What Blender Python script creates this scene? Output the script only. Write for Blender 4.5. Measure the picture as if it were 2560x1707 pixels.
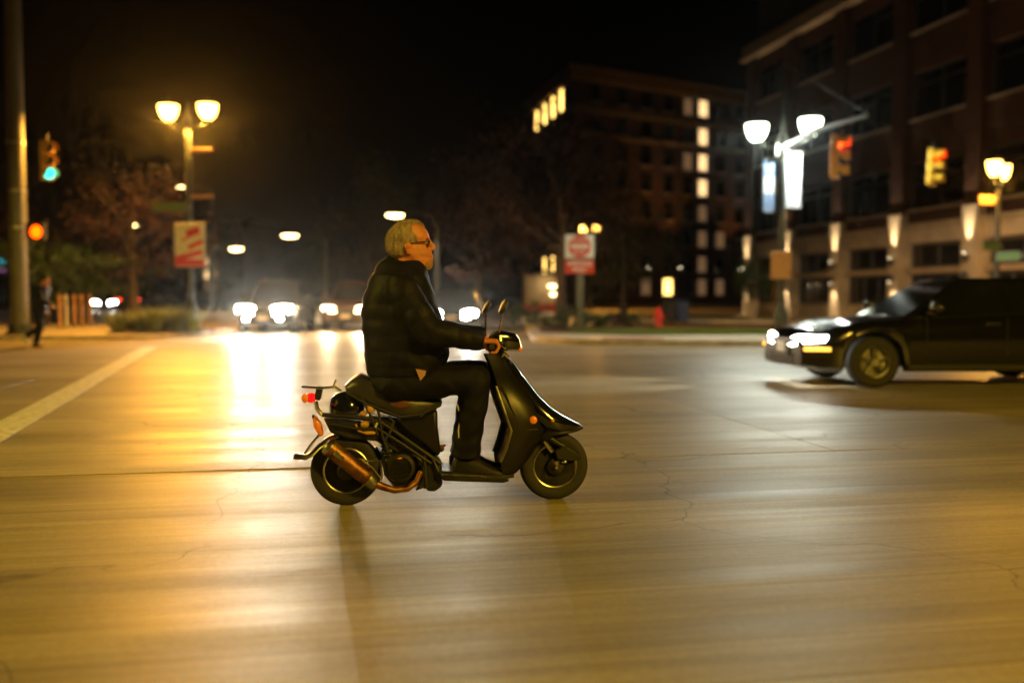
import bpy, bmesh, math, random
from mathutils import Vector, Matrix
random.seed(7)
R = math.radians
for o in list(bpy.data.objects): bpy.data.objects.remove(o)
SC = bpy.context.scene
COL = SC.collection

# ------------------------------------------------------------------ camera, world, exposure
F_PX, CX, CY, CAMH = 2489.0, 1280.0, 853.5, 1.19          # photograph pixels (2560 x 1707)
PITCH = math.atan(113.5 / F_PX)
cam_d = bpy.data.cameras.new('camera'); cam = bpy.data.objects.new('camera', cam_d); COL.objects.link(cam)
cam_d.sensor_width = 36.0; cam_d.lens = F_PX / 2560 * 36
cam.location = (0, 0, CAMH); cam.rotation_euler = (R(90) - PITCH, 0, 0)
cam_d.clip_start = 0.05; cam_d.clip_end = 5000
cam_d.dof.use_dof = True; cam_d.dof.focus_distance = 5.75; cam_d.dof.aperture_fstop = 0.8
SC.camera = cam
w = bpy.data.worlds.new('World'); SC.world = w; w.use_nodes = True
nt = w.node_tree; bg = nt.nodes['Background']
sky = nt.nodes.new('ShaderNodeTexSky'); sky.sky_type = 'NISHITA'; sky.sun_disc = False
sky.sun_elevation = R(-6); sky.sun_rotation = R(200); sky.air_density = 1.0; sky.dust_density = 3.0
nt.links.new(sky.outputs[0], bg.inputs[0]); bg.inputs[1].default_value = 0.05
SC.view_settings.view_transform = 'Standard'; SC.view_settings.look = 'None'
SC.view_settings.exposure = 0.15; SC.view_settings.gamma = 1.0
SC.render.engine = 'CYCLES'
SC.cycles.use_denoising = True
SC.cycles.max_bounces = 4; SC.cycles.diffuse_bounces = 2; SC.cycles.glossy_bounces = 2; SC.cycles.volume_bounces = 0
SC.cycles.use_adaptive_sampling = True; SC.cycles.adaptive_threshold = 0.04
SC.cycles.transmission_bounces = 4; SC.cycles.transparent_max_bounces = 6
SC.cycles.caustics_reflective = False; SC.cycles.caustics_refractive = False
SC.cycles.sample_clamp_indirect = 4.0

SODIUM = (1.0, 0.44, 0.05); NEARS = (1.0, 0.68, 0.045); WARM = (1.0, 0.74, 0.42); LED = (0.93, 1.0, 0.86); XEN = (1.0, 0.93, 0.74)

FWD = Vector((0, math.cos(PITCH), -math.sin(PITCH))); UP = Vector((0, math.sin(PITCH), math.cos(PITCH)))
CAM = Vector((0, 0, CAMH))
def ray(px, py): return FWD + Vector((1, 0, 0)) * ((px - CX) / F_PX) + UP * ((CY - py) / F_PX)
def G(px, py, z=0.0):
    d = ray(px, py); t = (z - CAMH) / d.z; return CAM + d * t
def P(px, py, Y):
    d = ray(px, py); return CAM + d * (Y / d.y)

# ------------------------------------------------------------------ materials
MATS = {}
def node(nt, t, **k):
    n = nt.nodes.new(t)
    for a, b in k.items(): setattr(n, a, b)
    return n
def mat(name, col, rough=0.6, metal=0.0, spec=0.5, var=0.0, vscale=8.0, bump=0.0, bscale=40.0, coat=0.0, col2=None, emit=None, estr=0.0, trans=0.0, stretch=None):
    if name in MATS: return MATS[name]
    m = bpy.data.materials.new(name); m.use_nodes = True; nt = m.node_tree
    b = nt.nodes['Principled BSDF']
    b.inputs['Base Color'].default_value = (*col, 1); b.inputs['Roughness'].default_value = rough
    b.inputs['Metallic'].default_value = metal; b.inputs['Specular IOR Level'].default_value = spec
    b.inputs['Coat Weight'].default_value = coat; b.inputs['Coat Roughness'].default_value = 0.06
    b.inputs['Transmission Weight'].default_value = trans
    tc = node(nt, 'ShaderNodeTexCoord'); src = tc.outputs['Object']
    if stretch:
        mp = node(nt, 'ShaderNodeMapping'); mp.inputs['Scale'].default_value = stretch
        nt.links.new(src, mp.inputs[0]); src = mp.outputs[0]
    if var > 0 or col2:
        n = node(nt, 'ShaderNodeTexNoise'); n.inputs['Scale'].default_value = vscale; n.inputs['Detail'].default_value = 6
        nt.links.new(src, n.inputs['Vector'])
        r = node(nt, 'ShaderNodeValToRGB'); c2 = col2 or tuple(max(0, c * (1 - var)) for c in col)
        r.color_ramp.elements[0].position = 0.35; r.color_ramp.elements[1].position = 0.65
        r.color_ramp.elements[0].color = (*c2, 1); r.color_ramp.elements[1].color = (*(min(1, c * (1 + var * 0.6)) for c in col), 1)
        nt.links.new(n.outputs['Fac'], r.inputs[0]); nt.links.new(r.outputs[0], b.inputs['Base Color'])
        mr = node(nt, 'ShaderNodeMapRange'); mr.inputs['To Min'].default_value = rough * 0.8; mr.inputs['To Max'].default_value = min(1, rough * 1.2)
        nt.links.new(n.outputs['Fac'], mr.inputs[0]); nt.links.new(mr.outputs[0], b.inputs['Roughness'])
    if bump > 0:
        n = node(nt, 'ShaderNodeTexNoise'); n.inputs['Scale'].default_value = bscale; n.inputs['Detail'].default_value = 5
        nt.links.new(src, n.inputs['Vector'])
        bp = node(nt, 'ShaderNodeBump'); bp.inputs['Strength'].default_value = bump; bp.inputs['Distance'].default_value = 0.02
        nt.links.new(n.outputs['Fac'], bp.inputs['Height']); nt.links.new(bp.outputs[0], b.inputs['Normal'])
    if emit:
        b.inputs['Emission Color'].default_value = (*emit, 1); b.inputs['Emission Strength'].default_value = estr
    MATS[name] = m; return m
def emis(name, col, s): return mat(name, tuple(min(1, c) * 0.5 for c in col), 0.4, emit=col, estr=s)

ROAD_A = R(11.0)
def concrete(name, base, tine=True):
    m = bpy.data.materials.new(name); m.use_nodes = True; nt = m.node_tree; b = nt.nodes['Principled BSDF']; L = nt.links.new
    geo = node(nt, 'ShaderNodeNewGeometry')
    mp = node(nt, 'ShaderNodeMapping'); mp.vector_type = 'POINT'; mp.inputs['Rotation'].default_value = (0, 0, -ROAD_A); L(geo.outputs['Position'], mp.inputs[0])
    def noise(scale, st, det=5, rgh=0.6):
        s = node(nt, 'ShaderNodeMapping'); s.inputs['Scale'].default_value = st; L(mp.outputs[0], s.inputs[0])
        n = node(nt, 'ShaderNodeTexNoise'); n.inputs['Scale'].default_value = scale; n.inputs['Detail'].default_value = det; n.inputs['Roughness'].default_value = rgh
        L(s.outputs[0], n.inputs['Vector']); return n.outputs['Fac']
    def mr(f, a, b_, lo=0.3, hi=0.7):
        n = node(nt, 'ShaderNodeMapRange'); n.inputs[1].default_value = lo; n.inputs[2].default_value = hi; n.inputs[3].default_value = a; n.inputs[4].default_value = b_
        L(f, n.inputs[0]); return n.outputs[0]
    def mul(a, b_):
        n = node(nt, 'ShaderNodeMath', operation='MULTIPLY'); L(a, n.inputs[0])
        if isinstance(b_, float): n.inputs[1].default_value = b_
        else: L(b_, n.inputs[1])
        return n.outputs[0]
    streak = mr(noise(1.3, (0.10, 1.0, 1)), 0.72, 1.22)          # tyre-polished lanes and drag marks along the road
    fine = mul(mr(noise(9.0, (0.03, 1.0, 1), 6), 0.78, 1.2), mr(noise(34.0, (0.015, 1.0, 1), 4), 0.8, 1.2))
    stain = mr(noise(0.5, (0.6, 1.0, 1), 7), 0.75, 1.15)
    speck = mul(mr(noise(110.0, (1, 1, 1), 3), 0.86, 1.14), mr(noise(28.0, (1, 1, 1), 5, 0.75), 0.84, 1.16))
    wob = node(nt, 'ShaderNodeTexNoise'); wob.inputs['Scale'].default_value = 1.6; wob.inputs['Detail'].default_value = 4; L(mp.outputs[0], wob.inputs['Vector'])
    wa = node(nt, 'ShaderNodeVectorMath', operation='MULTIPLY_ADD'); wa.inputs[1].default_value = (0.7, 0.7, 0); L(wob.outputs['Color'], wa.inputs[0]); L(mp.outputs[0], wa.inputs[2])
    vor = node(nt, 'ShaderNodeTexVoronoi'); vor.feature = 'DISTANCE_TO_EDGE'; vor.inputs['Scale'].default_value = 0.33; L(wa.outputs[0], vor.inputs['Vector'])
    crk = mr(vor.outputs['Distance'], 0.45, 1.0, 0.0, 0.004)
    msk = mr(noise(0.35, (1, 1, 1), 2), 0.0, 1.0, 0.50, 0.56)
    cm = node(nt, 'ShaderNodeMath', operation='MAXIMUM'); L(crk, cm.inputs[0]); L(msk, cm.inputs[1])
    oil = mr(noise(3.1, (0.8, 1.0, 1), 3), 1.0, 0.72, 0.66, 0.76)
    speck = mul(mul(speck, cm.outputs[0]), oil)
    oi = node(nt, 'ShaderNodeObjectInfo'); slab = mr(oi.outputs['Random'], 0.9, 1.1, 0.0, 1.0)
    v = mul(mul(mul(mul(streak, fine), stain), speck), slab)
    hsv = node(nt, 'ShaderNodeVectorMath', operation='SCALE'); hsv.inputs[0].default_value = base; L(v, hsv.inputs['Scale'])
    L(hsv.outputs[0], b.inputs['Base Color'])
    L(mr(noise(2.2, (0.12, 1.0, 1), 5), 0.40, 0.56), b.inputs['Roughness'])
    b.inputs['Specular IOR Level'].default_value = 0.27
    bp = node(nt, 'ShaderNodeBump'); bp.inputs['Strength'].default_value = 0.25; bp.inputs['Distance'].default_value = 0.004
    h = noise(90.0, (1, 1, 1), 4)
    if tine:
        wv = node(nt, 'ShaderNodeTexWave'); wv.bands_direction = 'Y'; wv.inputs['Scale'].default_value = 0.314 / 0.022 * 1.0
        wv.inputs['Distortion'].default_value = 0.6; wv.inputs['Detail'].default_value = 2; wv.inputs['Detail Scale'].default_value = 0.4
        L(mp.outputs[0], wv.inputs['Vector'])
        a = node(nt, 'ShaderNodeMath', operation='ADD'); L(mul(wv.outputs['Fac'], 0.9), a.inputs[0]); L(h, a.inputs[1]); h = a.outputs[0]
    L(h, bp.inputs['Height']); L(bp.outputs[0], b.inputs['Normal'])
    return m

M_CONC = concrete('concrete_pavement', (0.32, 0.272, 0.18))
M_WALK = concrete('sidewalk_concrete', (0.50, 0.43, 0.32), False)
M_ASPH = mat('asphalt', (0.055, 0.052, 0.048), 0.75, var=0.4, vscale=3, bump=0.3, bscale=120)
M_KERB = mat('kerb_stone', (0.48, 0.43, 0.34), 0.7, var=0.25, vscale=4, bump=0.2, bscale=60)
M_PAINT = mat('road_paint', (0.72, 0.70, 0.64), 0.55, var=0.35, vscale=12, bump=0.1, bscale=80)
M_LAWN = mat('lawn_soil', (0.08, 0.11, 0.025), 0.95, var=0.5, vscale=6, bump=0.5, bscale=30)
M_MULCH = mat('mulch', (0.09, 0.05, 0.03), 0.95, var=0.5, vscale=18, bump=0.8, bscale=40)
M_BRICKPAVE = mat('red_pavers', (0.20, 0.085, 0.05), 0.8, var=0.4, vscale=5, bump=0.2, bscale=30)
M_BLACKGLOSS = mat('gloss_black_paint', (0.006, 0.006, 0.007), 0.14, spec=0.6, coat=1.0)
M_BLACKMATT = mat('scuffed_black_plastic', (0.009, 0.0085, 0.008), 0.45, var=0.35, vscale=6, bump=0.15, bscale=200)
M_PANEL = mat('dark_grey_panel', (0.010, 0.009, 0.008), 0.36, spec=0.35, var=0.3, vscale=5, bump=0.05, bscale=150)
M_RUBBER = mat('rubber', (0.022, 0.021, 0.02), 0.7, var=0.3, vscale=20, bump=0.2, bscale=120)
M_STEEL = mat('worn_steel', (0.42, 0.41, 0.39), 0.32, metal=1.0, var=0.3, vscale=15)
M_CHROME = mat('chrome', (0.75, 0.75, 0.73), 0.12, metal=1.0)
M_RUST = mat('rusty_silencer', (0.30, 0.14, 0.05), 0.42, metal=0.75, var=0.5, vscale=14, col2=(0.12, 0.045, 0.02), bump=0.15, bscale=90)
M_ENGINE = mat('oily_engine_metal', (0.05, 0.047, 0.042), 0.4, metal=0.7, var=0.4, vscale=18, bump=0.25, bscale=60)
M_VINYL = mat('seat_vinyl', (0.03, 0.029, 0.025), 0.38, var=0.3, vscale=7, bump=0.1, bscale=160)
M_SEATPATCH = mat('worn_seat_foam', (0.12, 0.035, 0.02), 0.6, var=0.4, vscale=20)
M_YELLOW = mat('yellow_plastic', (0.55, 0.30, 0.04), 0.45, var=0.25, vscale=14)
M_AMBER = mat('amber_lens', (0.85, 0.22, 0.01), 0.2, spec=0.7, emit=(1, 0.25, 0.01), estr=0.12)
M_AMBERLIT = emis('amber_lit', (1.0, 0.45, 0.05), 3.0)
M_REDLENS = mat('red_lens', (0.6, 0.01, 0.01), 0.2, spec=0.7, emit=(1, 0.01, 0.005), estr=0.7)
M_SKIN = mat('skin', (0.58, 0.21, 0.10), 0.5, var=0.18, vscale=25, bump=0.1, bscale=250)
M_HAIR = mat('grey_hair', (0.37, 0.28, 0.25), 0.6, var=0.5, vscale=60, bump=0.4, bscale=300, stretch=(1, 1, 0.35))
M_JACKET = mat('black_jacket', (0.0055, 0.005, 0.005), 0.6, spec=0.2, var=0.25, vscale=6, bump=0.25, bscale=22)
M_TROUSER = mat('black_trousers', (0.0045, 0.0042, 0.004), 0.7, spec=0.2, var=0.25, vscale=6, bump=0.3, bscale=14)
M_SHOE = mat('black_shoe', (0.007, 0.0065, 0.006), 0.55, spec=0.25, bump=0.1, bscale=60)
M_DARKFRAME = mat('spectacle_frame', (0.02, 0.018, 0.015), 0.25)
M_WHITE = mat('white_cloth', (0.6, 0.58, 0.54), 0.8, var=0.15, vscale=15)
M_POLE = mat('galvanised_pole', (0.15, 0.145, 0.12), 0.5, metal=0.3, var=0.25, vscale=3, stretch=(6, 6, 0.6))
M_POLEDARK = mat('dark_green_pole', (0.035, 0.04, 0.035), 0.4, var=0.3, vscale=5)
M_SIGYEL = mat('signal_yellow', (0.85, 0.48, 0.03), 0.4, var=0.15, vscale=6)
M_SIGBLK = mat('signal_black', (0.02, 0.02, 0.02), 0.5)
M_GREENLIT = emis('signal_green', (0.02, 0.9, 0.62), 3.5)
M_REDLIT = emis('signal_red', (1.0, 0.055, 0.0), 8.0)
M_LENSOFF = mat('unlit_signal_lens', (0.05, 0.045, 0.03), 0.25)
M_GSODIUM = emis('sodium_globe', (1.0, 0.52, 0.085), 15.0)
M_GLED = emis('led_globe', (0.90, 1.0, 0.74), 14.0)
M_GWARM = emis('warm_street_lamp', (1.0, 0.66, 0.24), 18.0)
M_HEADLED = emis('led_headlight', (1.0, 1.0, 0.88), 130.0)
M_HEADWARM = emis('halogen_headlight', (1.0, 0.76, 0.42), 22.0)
M_TAILLIT = emis('tail_light_lit', (1.0, 0.06, 0.015), 6.0)
M_CARGLASS = mat('car_glass', (0.008, 0.009, 0.01), 0.05, spec=0.8, coat=0.5)
M_BRICK = mat('brick_facade', (0.06, 0.024, 0.015), 0.85, var=0.3, vscale=1.5, bump=0.3, bscale=14)
M_STONE = mat('stone_base', (0.42, 0.34, 0.24), 0.8, var=0.2, vscale=1.2, bump=0.2, bscale=9)
M_CORNICE = mat('painted_cornice', (0.34, 0.25, 0.16), 0.7, var=0.2, vscale=1.5)
M_GLASSDARK = mat('dark_window_glass', (0.012, 0.013, 0.015), 0.07, spec=0.8)
M_FRAME = mat('window_frame', (0.05, 0.045, 0.04), 0.5)
M_HOTELBRICK = mat('hotel_brick', (0.11, 0.05, 0.035), 0.9, var=0.25, vscale=0.8, bump=0.3, bscale=6)
M_WINWARM = emis('lit_window', (1.0, 0.62, 0.27), 1.5)
M_WINYEL = emis('lit_arcade', (1.0, 0.60, 0.14), 4.5)
M_WINDIM = emis('dim_window', (1.0, 0.55, 0.25), 0.13)
M_WINGREEN = emis('penthouse_glow', (0.8, 0.78, 0.45), 0.22)
M_BARK = mat('bark', (0.07, 0.05, 0.035), 0.9, var=0.35, vscale=6, bump=0.6, bscale=18)
M_LEAFRED = mat('autumn_leaves', (0.035, 0.011, 0.007), 0.7, var=0.5, vscale=0.9)
M_LEAFOLIVE = mat('olive_leaves', (0.07, 0.065, 0.018), 0.7, var=0.5, vscale=0.9)
M_LEAFGREEN = mat('green_leaves', (0.03, 0.06, 0.012), 0.7, var=0.5, vscale=0.9)
M_GRASS = mat('grass_blades', (0.16, 0.20, 0.035), 0.7, var=0.4, vscale=3)
M_REDPAINT = mat('red_paint', (0.55, 0.03, 0.02), 0.4, var=0.2, vscale=10)
M_SIGNRED = mat('sign_red', (0.62, 0.035, 0.02), 0.45, var=0.1, vscale=6)
M_SIGNWHITE = mat('sign_white', (0.75, 0.72, 0.66), 0.45, var=0.08, vscale=6)
M_SIGNGREEN = mat('sign_green', (0.09, 0.20, 0.07), 0.5, var=0.15, vscale=6)
M_BANBLUE = mat('banner_blue', (0.20, 0.30, 0.52), 0.8, var=0.2, vscale=3)
M_BANWHITE = mat('banner_white', (0.62, 0.64, 0.72), 0.8, var=0.08, vscale=3)
M_TERRA = mat('pale_planter', (0.45, 0.38, 0.28), 0.7, var=0.2, vscale=6)
M_BINBLUE = mat('blue_bin', (0.02, 0.04, 0.13), 0.5)
M_BINBLACK = mat('black_bin', (0.018, 0.018, 0.02), 0.5)
M_ORANGEBOARD = mat('tan_board', (0.50, 0.28, 0.12), 0.7, var=0.1, vscale=5)

# ------------------------------------------------------------------ mesh helpers
class MB:
    def __init__(s): s.v = []; s.f = []
    def add(s, vs, fs):
        k = len(s.v); s.v += [tuple(v) for v in vs]; s.f += [tuple(i + k for i in f) for f in fs]; return s
    def box(s, c, d, rot=None):
        x, y, z = (a / 2 for a in d); vs = [Vector(p) for p in ((-x,-y,-z),(x,-y,-z),(x,y,-z),(-x,y,-z),(-x,-y,z),(x,-y,z),(x,y,z),(-x,y,z))]
        if rot is not None: vs = [rot @ v for v in vs]
        c = Vector(c)
        return s.add([c + v for v in vs], [(3,2,1,0),(4,5,6,7),(0,1,5,4),(1,2,6,5),(2,3,7,6),(3,0,4,7)])
    def loft(s, rings, cap=True, closed=False):
        n = len(rings[0]); vs = [p for r in rings for p in r]; fs = []
        m = len(rings)
        for i in range(m if closed else m - 1):
            a, b = i * n, ((i + 1) % m) * n
            for j in range(n): fs.append((a + j, a + (j + 1) % n, b + (j + 1) % n, b + j))
        if cap and not closed: fs += [tuple(range(n - 1, -1, -1)), tuple(range((m - 1) * n, m * n))]
        return s.add(vs, fs)
    def tube(s, pts, r, n=8, round_ends=False):
        pts = [Vector(p) for p in pts]; rs = list(r) if hasattr(r, '__len__') else [r] * len(pts)
        if round_ends:
            d0 = (pts[1] - pts[0]).normalized(); d1 = (pts[-1] - pts[-2]).normalized(); a, b = pts[0], pts[-1]; ra, rb = rs[0], rs[-1]
            pre = [(a - d0 * ra * math.sin(R(t)), ra * math.cos(R(t))) for t in (84, 60, 30)]
            post = [(b + d1 * rb * math.sin(R(t)), rb * math.cos(R(t))) for t in (30, 60, 84)]
            pts = [p for p, _ in pre] + pts + [p for p, _ in post]; rs = [q for _, q in pre] + rs + [q for _, q in post]
        rings = []; ref = None
        for i, p in enumerate(pts):
            t = (pts[min(i + 1, len(pts) - 1)] - pts[max(i - 1, 0)]).normalized()
            if ref is None: ref = t.cross(Vector((0, 0, 1)) if abs(t.z) < 0.9 else Vector((1, 0, 0))).normalized()
            u = (ref - t * ref.dot(t)).normalized(); v = t.cross(u); ref = u
            rings.append([p + (u * math.cos(2 * math.pi * k / n) + v * math.sin(2 * math.pi * k / n)) * rs[i] for k in range(n)])
        return s.loft(rings)
    def cap(s, a, b, ra, rb=None, n=14): return s.tube([a, b], [ra, ra if rb is None else rb], n, True)
    def lathe(s, prof, n=16, origin=(0, 0, 0), axis='Z'):
        o = Vector(origin); rings = []
        for r, h in prof:
            ring = []
            for k in range(n):
                a = 2 * math.pi * k / n; c, d = r * math.cos(a), r * math.sin(a)
                ring.append(o + (Vector((c, d, h)) if axis == 'Z' else Vector((c, h, d)) if axis == 'Y' else Vector((h, c, d))))
            rings.append(ring)
        return s.loft(rings)
    def ell(s, c, r, n=16, m=10):
        c = Vector(c); rings = []
        for i in range(m + 1):
            t = math.pi * (0.02 + 0.96 * i / m)
            rings.append([c + Vector((r[0] * math.sin(t) * math.cos(2 * math.pi * k / n), r[1] * math.sin(t) * math.sin(2 * math.pi * k / n), -r[2] * math.cos(t))) for k in range(n)])
        return s.loft(rings)
    def torus(s, c, R_, r, n=32, m=10, axis='Y', sz=1.0):
        c = Vector(c); rings = []
        for i in range(n):
            a = 2 * math.pi * i / n; ring = []
            for k in range(m):
                b = 2 * math.pi * k / m; q = R_ + r * math.cos(b); h = r * sz * math.sin(b)
                x, z = q * math.cos(a), q * math.sin(a)
                ring.append(c + (Vector((x, h, z)) if axis == 'Y' else Vector((x, z, h)) if axis == 'Z' else Vector((h, x, z))))
            rings.append(ring)
        return s.loft(rings, closed=True)
    def prism(s, poly, y0, y1):                       # polygon of (x, z), extruded along y
        n = len(poly); vs = [(x, y0, z) for x, z in poly] + [(x, y1, z) for x, z in poly]
        return s.add(vs, [tuple(range(n)), tuple(range(2 * n - 1, n - 1, -1))] + [(j, j + n, (j + 1) % n + n, (j + 1) % n) for j in range(n)])
    def slab(s, poly, z0, z1):                        # polygon of (x, y), extruded along z
        n = len(poly); vs = [(x, y, z0) for x, y in poly] + [(x, y, z1) for x, y in poly]
        return s.add(vs, [tuple(range(n - 1, -1, -1)), tuple(range(n, 2 * n))] + [(j, (j + 1) % n, (j + 1) % n + n, j + n) for j in range(n)])
    def mesh(s, name, m=None, smooth=True, angle=40):
        me = bpy.data.meshes.new(name); me.from_pydata(s.v, [], s.f)
        bm = bmesh.new(); bm.from_mesh(me); bmesh.ops.recalc_face_normals(bm, faces=bm.faces); bm.to_mesh(me); bm.free()
        if m: me.materials.append(m)
        if smooth: me.shade_smooth(); me.set_sharp_from_angle(angle=R(angle))
        return me
    def build(s, name, m, parent=None, bevel=0.0, smooth=True, angle=40, loc=None):
        o = bpy.data.objects.new(name, s.mesh(name, m, smooth, angle)); COL.objects.link(o)
        if parent is not None: o.parent = parent
        if loc is not None: o.location = loc
        if bevel > 0:
            b = o.modifiers.new('bevel', 'BEVEL'); b.width = bevel; b.segments = 2; b.limit_method = 'ANGLE'; b.angle_limit = R(40)
        return o
def tag(o, label=None, cat=None, group=None, kind=None):
    for k, v in (('label', label), ('category', cat), ('group', group), ('kind', kind)):
        if v: o[k] = v
    return o
def empty(name, loc=(0, 0, 0), rz=0.0, label=None, cat=None, group=None):
    o = bpy.data.objects.new(name, None); COL.objects.link(o); o.location = loc; o.rotation_euler = (0, 0, rz)
    o.empty_display_size = 0.1
    return tag(o, label, cat, group)
def inst(name, me, parent, loc=(0, 0, 0), rot=(0, 0, 0), scale=None):
    o = bpy.data.objects.new(name, me); COL.objects.link(o); o.parent = parent; o.location = loc; o.rotation_euler = rot
    if scale: o.scale = scale
    return o
def copy_tree(o, parent=None):
    c = o.copy(); COL.objects.link(c); c.parent = parent
    for ch in list(o.children): copy_tree(ch, c)
    return c
def light(kind, loc, power, color, parent=None, target=None, angle=60, blend=0.5, soft=0.0, name='lamp_light'):
    d = bpy.data.lights.new(name, kind); d.energy = power; d.color = color; d.shadow_soft_size = soft
    o = bpy.data.objects.new(name, d); COL.objects.link(o); o.location = loc
    if kind == 'SPOT': d.spot_size = R(angle); d.spot_blend = blend
    if target is not None: o.rotation_euler = (Vector(target) - Vector(loc)).to_track_quat('-Z', 'Y').to_euler()
    if parent is not None: o.parent = parent
    return o
def fused(mb, name, voxel, m, parent=None, smooth=3, disp=None):
    me = mb.mesh(name + '_src'); o = bpy.data.objects.new('tmp', me); COL.objects.link(o)
    r = o.modifiers.new('r', 'REMESH'); r.mode = 'VOXEL'; r.voxel_size = voxel; r.use_smooth_shade = True
    if smooth: k = o.modifiers.new('s', 'SMOOTH'); k.iterations = smooth; k.factor = 0.5
    dg = bpy.context.evaluated_depsgraph_get(); me2 = bpy.data.meshes.new_from_object(o.evaluated_get(dg))
    bpy.data.objects.remove(o); me2.name = name
    if disp:
        ns = [(v.co.copy(), v.normal.copy()) for v in me2.vertices]
        for v, (c, n) in zip(me2.vertices, ns): v.co = c + n * disp(c, n)
    me2.materials.clear(); me2.materials.append(m); me2.shade_smooth()
    ob = bpy.data.objects.new(name, me2); COL.objects.link(ob)
    if parent is not None: ob.parent = parent
    return ob
def text(body, size, parent, loc, rot, m, sx=1.0):
    c = bpy.data.curves.new('lettering', 'FONT'); c.body = body; c.size = size; c.align_x = 'CENTER'; c.align_y = 'CENTER'; c.extrude = 0.0015; c.offset = size * 0.02
    tmp = bpy.data.objects.new('tmp', c); COL.objects.link(tmp); me = bpy.data.meshes.new_from_object(tmp.evaluated_get(bpy.context.evaluated_depsgraph_get())); bpy.data.objects.remove(tmp); me.materials.clear(); me.materials.append(m)
    o = bpy.data.objects.new('lettering', me); COL.objects.link(o); o.parent = parent; o.location = loc; o.rotation_euler = rot; o.scale = (sx, 1, 1); return o
def lerp(a, b, t): return a + (b - a) * t
def knots(ks, x):
    if x <= ks[0][0]: return ks[0][1]
    for (a, b), (c, d) in zip(ks, ks[1:]):
        if x <= c:
            t = (x - a) / (c - a); t = t * t * (3 - 2 * t) * 0.5 + t * 0.5
            return lerp(b, d, t)
    return ks[-1][1]

# ------------------------------------------------------------------ ground, road, pavements
tag(MB().slab([(-420, -60), (420, -60), (420, 520), (-420, 520)], -0.5, -0.045).build('ground', M_MULCH, smooth=False), kind='structure')
road = tag(MB().slab([(-120, -20), (120, -20), (120, 300), (-120, 300)], -0.04, -0.014).build('road', M_ASPH, smooth=False), kind='structure')
U = Vector((math.cos(ROAD_A), math.sin(ROAD_A), 0)); V = Vector((-math.sin(ROAD_A), math.cos(ROAD_A), 0))
g0 = G(1850, 1707); v0 = g0.dot(V); SL, SW = 10.5, 4.19
sm = MB().slab([(0.006, 0.006), (SL - 0.006, 0.006), (SL - 0.006, SW - 0.006), (0.006, SW - 0.006)], -0.012, 0.0).mesh('slab', M_CONC, False)
for j in range(-1, 8):
    for i in range(-3, 4):
        o = inst('slab', sm, road, U * (i * SL + (0.0 if j % 2 else 2.6) - 6.6) + V * (v0 + j * SW) + Vector((0, 0, random.uniform(-0.0015, 0.0015))), (0, 0, ROAD_A))
def paint(a, b, wid, name='road_marking'):
    a, b = Vector(a), Vector(b); d = (b - a).normalized(); n = Vector((-d.y, d.x, 0)) * wid / 2
    k = MB(); seg = 14
    k.slab([((a + n).x, (a + n).y), ((a - n).x, (a - n).y), ((b - n).x, (b - n).y), ((b + n).x, (b + n).y)], 0.003, 0.006)
    return k.build(name, M_PAINT, road, smooth=False)
paint(G(-90, 1128), G(375, 868), 0.32)
paint((-1.0, 20.5, 0), (9.5, 21.6, 0), 0.22)
paint((-8.3, 26.5, 0), (0.2, 27.6, 0), 0.4)
for x in (-5.9, -2.9): paint((x, 30.5, 0), (x + 0.3, 70, 0), 0.12)

def rounded(pts, r=0.8, n=5):
    out = []; m = len(pts)
    for i in range(m):
        p = Vector(pts[i]); a = Vector(pts[i - 1]) - p; b = Vector(pts[(i + 1) % m]) - p
        k = min(r, a.length * 0.45, b.length * 0.45); a = p + a.normalized() * k; b = p + b.normalized() * k
        for t in range(n + 1):
            u = t / n; q = a * (1 - u) ** 2 + p * 2 * u * (1 - u) + b * u * u; out.append((q.x, q.y))
    return out
def inset(poly, d):
    m = len(poly); out = []
    for i in range(m):
        p, a, b = Vector(poly[i]), Vector(poly[i - 1]), Vector(poly[(i + 1) % m])
        t = (b - a).normalized(); out.append((p.x - t.y * d, p.y + t.x * d))
    return out
def raised(name, pts, top, r=1.2, h=0.13, kerb=True, m_top=None):
    out = rounded(pts, r); inn = inset(out, 0.16)
    o = tag(MB().slab(inn, -0.03, h - 0.004).build(name, top, smooth=False), kind='structure')
    k = MB(); n = len(out)
    k.add([(x, y, -0.03) for x, y in out] + [(x, y, h - 0.02) for x, y in out] + [(x + (a - x) * 0.12, y + (b - y) * 0.12, h) for (x, y), (a, b) in zip(out, inn)] + [(x, y, h) for x, y in inn] + [(x, y, h - 0.03) for x, y in inn],
          [(j + q * n, (j + 1) % n + q * n, (j + 1) % n + (q + 1) * n, j + (q + 1) * n) for j in range(n) for q in range(4)])
    k.build('kerb', M_KERB, o)
    return o
raised('sidewalk_left', [(-60, 26.6), (-14, 26.6), (-10.2, 27.2), (-8.9, 29.2), (-8.9, 120), (-60, 120)], M_WALK, 1.0)
raised('median_island', [(0.5, 26.0), (1.6, 24.2), (5, 23.6), (10.6, 24.2), (11.8, 25.6), (8.4, 31.6), (3.4, 33.6), (1.6, 110), (0.5, 110)], M_WALK, 0.9)
tag(MB().slab(rounded([(1.5, 28.3), (3.5, 26.9), (8.6, 27.4), (9.3, 28.2), (7.6, 31.0), (3.2, 33.0), (1.2, 33.0)], 0.8), 0.0, 0.145).build('lawn', M_LAWN, smooth=False), kind='structure')
raised('sidewalk_right', [(5.6, 46.5), (12, 42.8), (17.5, 14), (60, 14), (60, 160), (3.4, 160)], M_WALK, 1.0)
tag(MB().slab([(7.2, 50), (12.0, 46.5), (12.6, 52), (8, 57)], 0.1, 0.14).build('lawn_far', M_LAWN, smooth=False), kind='structure')
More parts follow.
